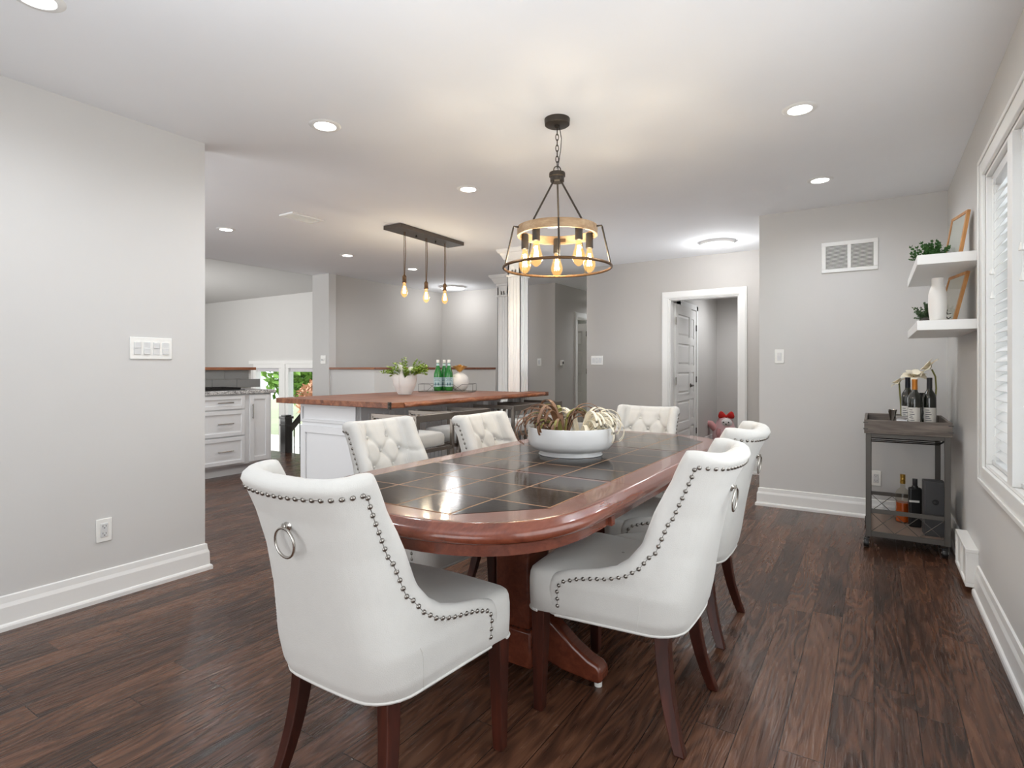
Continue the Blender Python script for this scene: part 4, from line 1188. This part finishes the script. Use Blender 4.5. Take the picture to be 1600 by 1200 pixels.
m.box(-.2, -.188, -.3, .27, .008, .03).box(.188, .2, -.3, .27, .008, .03)
obj('grate', m, BLKMET, t)

# stair newel and railing
t = thing('stair_railing', 'black stair railing with square newel and iron balusters going down beside the kitchen', 'railing', (-6.82, 4.87, 0))
obj('newel_post', MB().box(-.055, .055, -.055, .055, -1.15, .46).box(-.07, .07, -.07, .07, .46, .49).box(-.05, .05, -.05, .05, .49, .51).box(-.062, .062, -.062, .062, .36, .385), NEWELM, t, bevel=.004)
obj('handrail', MB().tube([(0, .06, .30), (0, .27, .50), (0, .60, .86)], .034, 8, flat=1.3), NEWELM, t)
for k in range(5):
    y = .13+k*.09
    b = MB().tube([(0, y, -1.1), (0, y, .32+(y-.06)*1.03)], .007, 6)
    if k % 2 == 0: b.lathe([(.007, -.03), (.02, -.01), (.02, .01), (.007, .03)], 10, Matrix.Translation((0, y, .08 if k else -.1)))
    obj('baluster', b, BLKMET, t)

# ------------------------------------------------------------------ patio windows of the lower room
def window_frame(name, x0, x1, z0, z1):
    w = D.objects.new(name, None); COL.objects.link(w); w.location = (0, 6.98, 0); w['kind'] = 'structure'
    m = MB(); f = .085
    m.box(x0, x1, 0, .12, z1-f, z1).box(x0, x1, 0, .12, z0, z0+f).box(x0, x0+f, 0, .12, z0+f+.001, z1-f-.001).box(x1-f, x1, 0, .12, z0+f+.001, z1-f-.001)
    obj('window_frame', m, TRIM, w, bevel=.004)
    obj('roller_shade', MB().box(x0+f, x1-f, .05, .055, z1-f-.07, z1-f), plain('shade_fabric_'+name, rgb(206, 204, 208), .7), w)
    obj('glass_pane', MB().box(x0+f, x1-f, .07, .076, z0+f, z1-f), CLEAR, w)
window_frame('window_1', -10.87, -9.93, -1.2, 1.24)
window_frame('window_2', -9.80, -8.85, -1.2, 1.24)
struct('trim_6', MB().box(-9.93, -9.80, 6.96, 7.13, -1.2, 1.24), TRIM)
struct('trim_7', MB().box(-11.0, -8.7, 6.96, 7.0, 1.24, 1.31), TRIM)

# main window on the right wall
w = D.objects.new('window_3', None); COL.objects.link(w); w['kind'] = 'structure'
m = MB(); cw = .085; x0, x1 = XR-.015, XR
m.box(x0, x1, WY1+.0005, WY1+cw, WZ0-cw, WZ1+cw).box(x0, x1, WY0-cw, WY0-.0005, WZ0-cw, WZ1+cw).box(x0, x1, WY0, WY1, WZ1, WZ1+cw).box(x0, x1, WY0, WY1, WZ0-cw, WZ0)
m.box(x0-.007, x0-.0002, WY1+cw-.02, WY1+cw, WZ0-cw+.021, WZ1+cw-.021).box(x0-.007, x0-.0002, WY0-cw, WY1+cw, WZ1+cw-.02, WZ1+cw).box(x0-.007, x0-.0002, WY0-cw, WY1+cw, WZ0-cw, WZ0-cw+.02)
obj('window_casing', m, TRIM, w, bevel=.003)
m = MB(); m.box(XR+.0003, XR+.14, WY1-.015, WY1-.0003, WZ0+.016, WZ1-.016).box(XR+.0003, XR+.14, WY0+.0003, WY0+.015, WZ0+.016, WZ1-.016).box(XR+.0003, XR+.14, WY0, WY1, WZ1-.015, WZ1-.0003).box(XR+.0003, XR+.14, WY0, WY1, WZ0+.0003, WZ0+.015)
for y in (2.90, 1.05): m.box(XR-.005, XR+.14, y-.045, y+.045, WZ0+.016, WZ1-.016)
obj('window_jamb', m, TRIM, w, bevel=.002)
m = MB()
for a, b in ((WY0+.015, 1.0), (1.095, 2.855), (2.945, WY1-.015)):
    m.box(XR+.085, XR+.12, a, b, WZ0+.015, WZ0+.06).box(XR+.085, XR+.12, a, b, WZ1-.06, WZ1-.015).box(XR+.085, XR+.12, a+.001, a+.045, WZ0+.061, WZ1-.061).box(XR+.085, XR+.12, b-.045, b-.001, WZ0+.061, WZ1-.061)
obj('window_sash', m, TRIM, w)
obj('glass_pane', MB().box(XR+.1, XR+.105, WY0+.02, WY1-.02, WZ0+.02, WZ1-.02), CLEAR, w)
def blind(y0, y1, label):
    t = thing('venetian_blind', label, 'blind', (XR+.045, 0, 0))
    obj('headrail', MB().box(-.025, .025, y0, y1, WZ1-.06, WZ1-.018), SLATM, t, bevel=.002)
    sl = MB(); n = 6; rows = []
    for k in range(n):
        u = -1+2*k/(n-1); rows.append([(u*.024, y0+.004, .0022*(1-u*u)), (u*.024, y1-.004, .0022*(1-u*u))])
    lo = [[(p[0], p[1], p[2]-.0022) for p in r] for r in rows]
    sl.grid(rows); sl.grid(lo); sl.grid([rows[0], lo[0]]); sl.grid([rows[-1], lo[-1]])
    for s_ in (0, 1): sl.f.append(tuple([k*2+s_ for k in range(n)]+[n*2+k*2+s_ for k in reversed(range(n))]))
    first = None; z = WZ1-.09; i = 0
    while z > WZ0+.075:
        if first is None: first = obj('slat', sl, SLATM, t, loc=(0, 0, z), rot=(0, R(-40), 0)); o = first
        else:
            o = first.copy(); COL.objects.link(o); o.parent = t; o.location = (0, 0, z); o.rotation_euler = (0, R(-40+(1.5 if i % 3 else -1)), 0)
        z -= .044; i += 1
    obj('bottom_rail', MB().box(-.025, .025, y0+.003, y1-.003, WZ0+.02, WZ0+.038), SLATM, t, bevel=.003)
    for y in ([y0+.1, y1-.1] if y1-y0 < 1 else [y0+.12, (y0+y1)/2, y1-.12]):
        obj('ladder_cord', MB().tube([(-.026, y, WZ1-.05), (-.026, y, WZ0+.03)], .0012, 5).tube([(.026, y, WZ1-.05), (.026, y, WZ0+.03)], .0012, 5), PLATE, t)
    obj('lift_cord', MB().tube([(-.032, y1-.07, WZ1-.05), (-.034, y1-.072, 1.62), (-.034, y1-.09, 1.50)], .0013, 5).lathe([(.004, .03), (.010, 0), (.007, -.002)], 10, Matrix.Translation((-.034, y1-.09, 1.475))).tube([(-.032, y1-.09, WZ1-.05), (-.034, y1-.09, 1.60)], .0013, 5).lathe([(.004, .03), (.010, 0), (.007, -.002)], 10, Matrix.Translation((-.034, y1-.072, 1.59))), PLATE, t)
    return t
blind(2.948, WY1-.018, 'narrow white slatted blind in the window bay nearest the floating shelves')
blind(1.098, 2.852, 'wide white slatted blind at the right edge of the photo')
blind(WY0+.018, .992, 'narrow white slatted blind in the window bay behind the camera')

# ------------------------------------------------------------------ floating shelves and what stands on them
def shelf(z, label):
    t = tag(obj('floating_shelf', MB().box(.188, XR, 3.60, 4.56, z-.05, z), TRIM, bevel=.002), label, 'shelf', 'white floating shelves')
    return t
shelf(1.738, 'upper white floating shelf in the corner beside the window')
shelf(1.399, 'lower white floating shelf in the corner, above the bar cart')
def leafy(name, label, loc, potw, poth, fol, spread, hgt, seed, lw, square=True):
    global rng
    rng = random.Random(seed)
    t = thing(name, label, 'potted plant', loc)
    a = potw/2; b = a*.82
    rows = [[(-b, -b, 0), (b, -b, 0), (b, b, 0), (-b, b, 0)], [(-a, -a, poth), (a, -a, poth), (a, a, poth), (-a, a, poth)], [(-a*.9, -a*.9, poth), (a*.9, -a*.9, poth), (a*.9, a*.9, poth), (-a*.9, a*.9, poth)], [(-a*.85, -a*.85, poth-.015), (a*.85, -a*.85, poth-.015), (a*.85, a*.85, poth-.015), (-a*.85, a*.85, poth-.015)]]
    m = MB().grid(rows, close_u=True); m.f.append((0, 1, 2, 3)); m.f.append((12, 13, 14, 15))
    obj('pot', m, GREYP, t, bevel=.002, smooth=30)
    m = MB()
    for k in range(46):
        q = rng.uniform(0, 2*PI); el = rng.uniform(.1, 1.5)
        d = Vector((math.cos(q)*math.cos(el), math.sin(q)*math.cos(el), math.sin(el)))
        L_ = spread*(.6+.4*rng.random())*(math.cos(el))+hgt*math.sin(el)*rng.uniform(.7, 1)
        p = Vector((rng.uniform(-a, a)*.6, rng.uniform(-a, a)*.6, poth-.01)); pts = [p+d*(L_*j/6) for j in range(7)]
        m.tube(pts, .0011, 4)
        for pp in pts[1:]:
            for s_ in range(4):
                v = (d+Vector((rng.uniform(-1, 1), rng.uniform(-1, 1), rng.uniform(-.5, 1)))).normalized()*lw
                sd_ = v.cross(Vector((rng.uniform(-1, 1), rng.uniform(-1, 1), 1))).normalized()*lw*.32
                o = len(m.v); m.v += [tuple(pp), tuple(pp+v*.5+sd_), tuple(pp+v), tuple(pp+v*.5-sd_)]; m.f.append((o, o+1, o+2, o+3))
    obj('foliage', m, fol, t)
    return t
leafy('potted_plant', 'bushy green faux plant in a low grey pot on the upper shelf', (.272, 3.98, 1.738), .11, .035, GREEN2, .066, .095, 11, .019)
leafy('potted_plant', 'small sage green plant in a grey pot behind the white vase on the lower shelf', (.262, 4.10, 1.399), .075, .05, GREEN3, .055, .085, 12, .015)
t = thing('tall_vase', 'tall white bottle-shaped vase on the lower shelf', 'vase', (.285, 3.75, 1.399))
obj('vase_body', MB().lathe([(.0001, .003), (.030, 0), (.034, .006), (.040, .06), (.042, .11), (.040, .15), (.033, .18), (.027, .195), (.026, .232), (.022, .232), (.022, .19)], 40, cap=False), MATTEW, t, smooth=60)
def frame(label, loc, w, h, lean, inner, yaw=0):
    # stands against the window wall, leaning back: local x along world Y
    t = thing('picture_frame', label, 'picture frame', loc, yaw)
    Mx = Matrix.Rotation(lean, 4, 'Y')
    b = .018; th = .016
    m = MB(); m.box(-th/2, th/2, -w/2, w/2, 0, b, Mx).box(-th/2, th/2, -w/2, w/2, h-b, h, Mx).box(-th/2, th/2, -w/2, -w/2+b, b, h-b, Mx).box(-th/2, th/2, w/2-b, w/2, b, h-b, Mx)
    obj('wooden_frame', m, FRAMEW, t, bevel=.002)
    obj('picture', MB().box(-.003, .003, -w/2+b, w/2-b, b, h-b, Mx), inner, t)
    obj('glass', MB().box(-.006, -.0045, -w/2+b, w/2-b, b, h-b, Mx), CLEAR, t)
    return t
frame('light oak picture frame leaning on the wall, upper shelf, beside the bushy plant', (.365, 3.97, 1.7385), .22, .27, R(9), PAPER, R(13))
frame('light oak picture frame with small hooks leaning on the lower shelf by the tall vase', (.335, 3.94, 1.3995), .25, .278, R(13), PAPER, R(13))
t = [o for o in D.objects if o.name.startswith('picture_frame')][-1]
for y in (-.09, .05):
    obj('hook', MB().tube([(-.004, y, .05), (-.02, y, .045), (-.026, y, .06), (-.02, y, .07)], .0025, 6).tube([(-.004, y, .03), (-.018, y, .02), (-.024, y, .032)], .0025, 6), BLKMET, t)

# ------------------------------------------------------------------ bar cart
cx0, cx1, cy0, cy1 = -.045, .39, 4.29, 4.94
cart = thing('bar_cart', 'grey metal and wood bar cart on casters in the corner by the window', 'bar cart', ((cx0+cx1)/2, (cy0+cy1)/2, 0))
a, b = (cx1-cx0)/2, (cy1-cy0)/2
for sx in (-1, 1):
    for sy in (-1, 1):
        obj('frame_post', MB().box(sx*(a-.015)-.015, sx*(a-.015)+.015, sy*(b-.015)-.015, sy*(b-.015)+.015, .072, .735), CARTM, cart, bevel=.002)
for z0, z1 in ((.075, .105), (.225, .25), (.71, .733)):
    m = MB(); e_ = .006
    for sy in (-1, 1): m.box(-a+e_, a-e_, sy*(b-.014)-.008, sy*(b-.014)+.008, z0, z1)
    for sx in (-1, 1): m.box(sx*(a-.014)-.008, sx*(a-.014)+.008, -b+.02, b-.02, z0+.0005, z1-.0005)
    obj('frame_rail', m, CARTM, cart)
m = MB()
for sy in (-1, 1):
    y = sy*(b-.012); n = 3; w_ = (2*a-.06)/n
    for k in range(n):
        x0 = -a+.03+k*w_
        m.tube([(x0, y, .105), (x0+w_, y, .225)], .0022, 5).tube([(x0+w_, y, .105), (x0, y, .225)], .0022, 5)
for sx in (-1, 1):
    x = sx*(a-.012); n = 4; w_ = (2*b-.06)/n
    for k in range(n):
        y0 = -b+.03+k*w_
        m.tube([(x, y0, .105), (x, y0+w_, .225)], .0022, 5).tube([(x, y0+w_, .105), (x, y0, .225)], .0022, 5)
obj('cross_wire', m, CARTM, cart)
obj('lower_shelf', MB().box(-a+.022, a-.022, -b+.022, b-.022, .088, .104), plain('cart_shelf_wood', rgb(138, 120, 108), .6), cart)
tray = obj('serving_tray', MB().box(-a-.008, a+.008, -b-.008, b+.008, .735, .745).box(-a-.008, a+.008, -b-.008, -b+.008, .745, .822).box(-a-.008, a+.008, b-.008, b+.008, .745, .822).box(-a-.008, -a+.008, -b+.008, b-.008, .745, .822).box(a-.008, a+.008, -b+.008, b-.008, .745, .822), CARTW, cart, bevel=.002)
m = MB()
for sx in (-1, 1):
    for sy in (-1, 1):
        for z in (.76, .80): m.box(sx*(a+.0)-.012, sx*(a+.0)+.012, sy*(b)-.012, sy*b+.012, z, z+.008)
obj('corner_strap', m, CARTM, tray)
obj('glass_rack', MB().tube([(-a+.03, -b+.05, .69), (a-.05, -b+.05, .69), (a-.03, -b+.05, .70), (a-.03, -b+.05, .715)], .004, 6).tube([(-a+.03, -b+.10, .675), (a-.05, -b+.10, .675), (a-.03, -b+.10, .69), (a-.03, -b+.10, .712)], .004, 6).tube([(-a+.03, -b+.16, .69), (a-.05, -b+.16, .69), (a-.03, -b+.16, .712)], .004, 6), BLKMET, cart)
for sx in (-1, 1):
    for sy in (-1, 1):
        x, y = sx*(a-.015)+(-.012 if sx < 0 else 0), sy*(b-.015)
        if sx > 0: x -= .012
        c = obj('caster', MB().lathe([(.006, .055), (.006, .075), (.015, .076)], 10, Matrix.Translation((sx*(a-.017), y, 0))).box(x-.014, x+.014, y-.014, y+.014, .045, .06), BLK, cart, bevel=.003)
        obj('wheel', MB().lathe([(.010, -.016), (.026, -.014), (.028, -.006), (.028, .006), (.026, .014), (.010, .016)], 20, Matrix.Translation((x, y, .028)) @ Matrix.Rotation(PI/2, 4, 'Y')), BLK, c)
        obj('hub_cap', MB().lathe([(.011, -.0175), (.012, -.016), (.012, .016), (.011, .0175)], 14, Matrix.Translation((x, y, .028)) @ Matrix.Rotation(PI/2, 4, 'Y')), CHROME, c)
# bottles and others on tray
ZT = .745
def wine(label, loc, mats, foil, hgt=.33, r=.037, lab=True, rz=0):
    t = thing('wine_bottle', label, 'bottle', loc, rz)
    s = hgt/.33
    obj('glass', MB().lathe([(.0001, .006), (r*.9, 0), (r, .006), (r, .2*s), (r*.9, .225*s), (r*.45, .252*s), (.0145, .268*s), (.0135, .325*s), (.0001, .326*s)], 28, cap=False), mats, t, smooth=60)
    obj('foil_cap', MB().lathe([(.0152, .25*s+.012), (.0155, .27*s), (.0150, .315*s), (.0158, .318*s), (.0158, .33*s), (.0001, .331*s)], 20, cap=False), foil, t, smooth=50)
    if lab:
        lb = MB(); pts = [(r*1.012*math.sin(q), -r*1.012*math.cos(q)) for q in [-1.75+2.1*k/16-.1 for k in range(17)]]
        lb.grid([[(x, y, .05) for x, y in pts], [(x, y, .15) for x, y in pts]])
        o = obj('label', lb, LABW, t, smooth=60)
        m = MB()
        for k, z in enumerate((.065, .08, .092, .104, .118, .132)):
            pp = [(r*1.02*math.sin(q), -r*1.02*math.cos(q)) for q in [-1.55+(.9-.15*(k % 3))*j/6 for j in range(7)]]
            m.grid([[(x, y, z) for x, y in pp], [(x, y, z+.004) for x, y in pp]])
        obj('label_print', m, INK, o)
        lb = MB(); pts = [(r*1.012*math.sin(q), -r*1.012*math.cos(q)) for q in [.95+.8*k/8 for k in range(9)]]
        lb.grid([[(x, y, .05) for x, y in pts], [(x, y, .14) for x, y in pts]]); obj('back_label', lb, LABW, t, smooth=60)
    return t
wine('dark wine bottle with navy foil standing behind the orange-capped bottle', (.195, 4.72, ZT), BOTG, plain('navy_foil', rgb(24, 26, 40), .35, .3), .345, rz=YAW)
wine('dark wine bottle with orange foil neck on the cart tray', (.226, 4.56, ZT), BOTG, ORF, .335, rz=YAW)
wine('dark wine bottle with black foil, rightmost on the cart tray', (.307, 4.60, ZT), BOTG, plain('black_foil', rgb(48, 48, 50), .4, .3), .345, rz=YAW+.3)
wine('squat dark bottle at the back of the cart tray between the wine bottles', (.275, 4.76, ZT), BOTG, BLK, .24, r=.04, lab=False)
t = thing('cocktail_shaker', 'polished chrome cocktail tumbler lying on its side on the cart tray', 'cocktail shaker', (.125, 4.68, ZT+.046), R(4))
obj('tumbler', MB().lathe([(.0001, 0), (.036, .001), (.045, .12), (.0435, .12), (.035, .006), (.0001, .005)], 28, Matrix.Rotation(PI/2, 4, 'Y'), cap=False), CHROME, t, smooth=50)
t = thing('jigger', 'small chrome jigger standing at the left of the cocktail tumbler', 'jigger', (.105, 4.58, ZT))
obj('cup', MB().lathe([(.024, 0), (.010, .05), (.011, .056), (.027, .13), (.025, .13), (.010, .06)], 20, cap=False), CHROME, t, smooth=50)
def flower(label, base, pts, head, rad, tilt, mat):
    t = thing('artificial_flower', label, 'flower', base)
    obj('stem', MB().tube(pts, .005, 8), STEMG, t, smooth=60)
    m = MB(); Mf = Matrix.Translation(head) @ tilt
    for ring, (n, el, L_) in enumerate(((5, 65, rad*.8), (6, 35, rad))):
        for k in range(n):
            az = 2*PI*k/n+ring*.4; rows = []
            for j in range(6):
                v = j/5; c_ = L_*v; w_ = L_*.42*math.sin(PI*(.12+.8*v))
                e_ = R(el-30*v)
                x, z = c_*math.cos(e_), c_*math.sin(e_)
                rows.append([(x, u*w_, z-.2*abs(u)*w_*-1) for u in (-1, -.5, 0, .5, 1)])
            m.grid(rows, M=Mf @ Matrix.Rotation(az, 4, 'Z'))
    obj('petals', m, mat, t, smooth=70)
    c = MB().sphere((0, 0, .008), .009, 8, Mf); obj('flower_centre', c, plain('flower_centre_'+str(len(D.objects)), rgb(176, 150, 84), .7), t)
    return t
flower('cream faux flower on a tall curved olive stem, topmost above the cart bottles', (.345, 4.80, ZT), [(0, 0, .0), (.005, 0, .15), (.012, 0, .27), (.008, 0, .35), (-.012, 0, .40)], (-.018, 0, .405), .085, Matrix.Rotation(R(-50), 4, 'Y'), CREAM)
flower('wide open white faux flower just above the orange-capped wine bottle', (.235, 4.83, ZT), [(0, 0, .0), (.0, 0, .2), (.0, 0, .345)], (.0, 0, .345), .085, Matrix.Rotation(R(20), 4, 'X'), CREAM)
flower('small pale faux flower peeking out left of the navy-foil bottle', (.165, 4.84, ZT), [(0, 0, .0), (-.005, 0, .15), (-.015, 0, .30)], (-.015, 0, .30), .06, Matrix.Rotation(R(-35), 4, 'Y'), CREAM)
# lower shelf
ZL = .104
t = thing('liquor_bottle', 'clear liquor bottle with gold stopper and amber spirit on the lower cart shelf', 'bottle', (.165, 4.68, ZL))
obj('glass', MB().lathe([(.04, 0), (.043, .006), (.043, .19), (.035, .215), (.015, .235), (.013, .27)], 28), CLRB, t, smooth=60)
obj('spirit', MB().lathe([(.0001, .008), (.0395, .008), (.0395, .135), (.0001, .135)], 28, cap=False), AMBER, t)
obj('stopper', MB().lathe([(.014, .262), (.016, .264), (.016, .28), (.0145, .282), (.0155, .286), (.0155, .30), (.0145, .302), (.0155, .306), (.0155, .325), (.0001, .326)], 20, cap=False), plain('gold_stopper', rgb(190, 150, 70), .3, .8), t)
t = thing('liquor_bottle', 'black rounded flask bottle beside the clear liquor bottle on the lower cart shelf', 'bottle', (.228, 4.58, ZL), R(10))
m = MB(); m.prism([(-.036, -.02), (.036, -.02), (.036, .02), (-.036, .02)], 0, .262); obj('flask_body', m, BLK, t, bevel=.012, seg=4)
obj('flask_shoulder', MB().lathe([(.0001, .278), (.012, .276), (.018, .268), (.019, .26)], 20, cap=False), BLK, t)
obj('cap', MB().lathe([(.011, .27), (.0145, .278), (.0145, .318), (.0001, .319)], 16, cap=False), plain('flask_cap', rgb(84, 84, 86), .3, .6), t)
obj('flask_label', MB().box(-.037, .02, -.0212, -.0205, .165, .178), LABW, t)
obj('gilt_edge', MB().box(.0355, .0368, -.012, .012, .02, .235), ORF, t)
t = thing('gift_box', 'tall charcoal bottle gift box with round emblem on the lower cart shelf', 'box', (.318, 4.43, ZL), R(4))
obj('box_body', MB().box(-.055, .053, -.055, .055, 0, .34), BOXG, t, bevel=.003)
obj('emblem', MB().tube([(.013*math.cos(2*PI*k/24), -.0558, .215+.014*math.sin(2*PI*k/24)) for k in range(24)], .0035, 6, closed=True).tube([(-.006, -.056, .205), (.004, -.056, .212), (.004, -.056, .222), (-.004, -.056, .222)], .002, 5), BLK, t)
t = thing('gift_box', 'black squat box tucked behind the tall charcoal box on the lower cart shelf', 'box', (.335, 4.60, ZL), 0)
obj('box_body', MB().box(-.02, .03, -.05, .06, 0, .27), BLK, t, bevel=.003)

# ------------------------------------------------------------------ plush toy in the bedroom
t = thing('plush_toy', 'pink and white plush toy with a red bow on the bedroom floor', 'plush toy', (-1.86, 8.75, 0), R(10))
m = MB().lathe([(.0001, 0), (.12, .01), (.165, .06), (.18, .14), (.165, .23), (.135, .30), (.12, .36), (.095, .41), (.05, .44), (.0001, .448)], 32, cap=False)
obj('body', m, PINK, t, smooth=70)
obj('face', MB().sphere((.02, -.06, .345), .085, 10, sz=.9), PLUSHW, t, smooth=70)
obj('paw', MB().tube([(-.13, -.04, .25), (-.2, -.05, .33), (-.26, -.05, .34)], [.05, .05, .035], 12), PINKD, t, smooth=60)
obj('paw', MB().tube([(-.08, -.13, .26), (-.09, -.16, .2), (-.085, -.15, .15)], [.03, .032, .02], 12), PINKD, t, smooth=60)
obj('foot', MB().sphere((-.10, -.14, .035), .05, 8, sz=.6), PLUSHW, t, smooth=60)
obj('foot', MB().sphere((.10, -.14, .035), .05, 8, sz=.6), PLUSHW, t, smooth=60)
m = MB()
for s_ in (-1, 1):
    m.lathe([(.012, 0), (.05, .06), (.055, .09), (.03, .11), (.0001, .105)], 14, Matrix.Translation((.02, -.06, .445)) @ Matrix.Rotation(s_*R(75), 4, 'Y') @ Matrix.Scale(.5, 4, (0, 1, 0)))
m.sphere((.02, -.065, .445), .02, 6)
obj('bow', m, RED, t, smooth=60)
for x in (-.015, .055): obj('eye', MB().sphere((x, -.14, .365), .011, 6), BLK, t)
obj('nose', MB().sphere((.02, -.147, .34), .013, 6, sz=.7), BLK, t)

# ------------------------------------------------------------------ outdoors, seen through the patio windows
struct('ground', MB().box(-40, -2, 7.2, 45, -1.5, -1.3), plain('lawn', rgb(150, 156, 128), .9, var=.2, vscale=2))
struct('deck', MB().box(-22, -7.4, 7.16, 12.4, -1.3, -1.22), DECK)
t = thing('patio_chair', 'white patio chair on the sunny deck beyond the patio window', 'patio chair', (-12.1, 9.0, -1.22), R(20))
obj('seat', MB().box(-.25, .25, -.25, .25, .42, .46), TRIM, t, bevel=.01)
obj('backrest', MB().box(-.25, .25, .22, .26, .46, .95), TRIM, t, bevel=.02)
for sx in (-1, 1):
    for sy in (-1, 1): obj('leg', MB().box(sx*.22-.02, sx*.22+.02, sy*.22-.02, sy*.22+.02, 0, .42), TRIM, t)
t = thing('patio_table', 'pale patio table standing on the deck outside', 'patio table', (-13.0, 10.2, -1.22))
obj('table_top', MB().lathe([(.5, .70), (.52, .71), (.52, .73), (.5, .74)], 28), TRIM, t)
obj('pedestal', MB().lathe([(.25, 0), (.04, .05), (.04, .7)], 16), TRIM, t)
def canopy(name, label, loc, rad, hgt, mat, n, seed, trunk=1.2, leaf=.22):
    t = thing(name, label, 'tree' if trunk > .5 else 'shrub', loc)
    r_ = random.Random(seed)
    obj('trunk', MB().tube([(0, 0, 0), (.05, 0, trunk*.5), (0, .05, trunk+hgt*.3)], [.12, .1, .05], 8), BARK, t)
    m = MB()
    for k in range(n):
        q = r_.uniform(0, 2*PI); e = math.asin(r_.uniform(-.8, 1)); s = r_.uniform(.55, 1)
        c = Vector((rad*s*math.cos(q)*math.cos(e), rad*s*math.sin(q)*math.cos(e), trunk+hgt/2+hgt/2*s*math.sin(e)))
        a_ = Vector((r_.uniform(-1, 1), r_.uniform(-1, 1), r_.uniform(-1, 1))).normalized()*leaf; b_ = a_.cross(Vector((r_.uniform(-1, 1), r_.uniform(-1, 1), 1))).normalized()*leaf*.5
        o = len(m.v); m.v += [tuple(c-a_), tuple(c+b_), tuple(c+a_), tuple(c-b_)]; m.f.append((o, o+1, o+2, o+3))
    obj('crown', m, mat, t)
canopy('garden_tree', 'bright green leafy tree seen through the left patio window', (-18.6, 14.6, -1.3), 2.0, 4.2, LEAF1, 2600, 1, .6, .2)
canopy('garden_tree', 'pale green tree farther back between the two patio windows', (-25.5, 21, -1.3), 3.4, 6.5, LEAF2, 2600, 2, 1.2, .24)
canopy('garden_shrub', 'rust coloured shrub in front of the trees outside the left window', (-16.3, 13.2, -1.3), 1.0, 1.9, LEAF3, 900, 3, .3, .12)
canopy('garden_tree', 'green tree behind the red brick house outside the right patio window', (-22.5, 30, -1.3), 4.5, 7.5, LEAF1, 2600, 5, 1.5, .3)
t = thing('neighbour_house', 'red brick house with grey roof far beyond the right patio window', 'house', (-19.2, 22.5, -1.3), R(25))
obj('wall', MB().box(-2.2, 2.2, -1.5, 1.5, 0, 2.6), BRICK, t)
m = MB(); m.add([(-2.4, -1.7, 2.6), (2.4, -1.7, 2.6), (2.4, 1.7, 2.6), (-2.4, 1.7, 2.6), (-2.4, 0, 3.6), (2.4, 0, 3.6)], [(0, 1, 5, 4), (2, 3, 4, 5), (0, 4, 3), (1, 2, 5), (0, 3, 2, 1)])
obj('roof', m, ROOFM, t)
obj('window', MB().box(-1.2, -.3, -1.53, -1.5, 1.0, 2.0), TRIM, t)
obj('window', MB().box(.5, 1.3, -1.53, -1.5, 1.0, 2.0), TRIM, t)
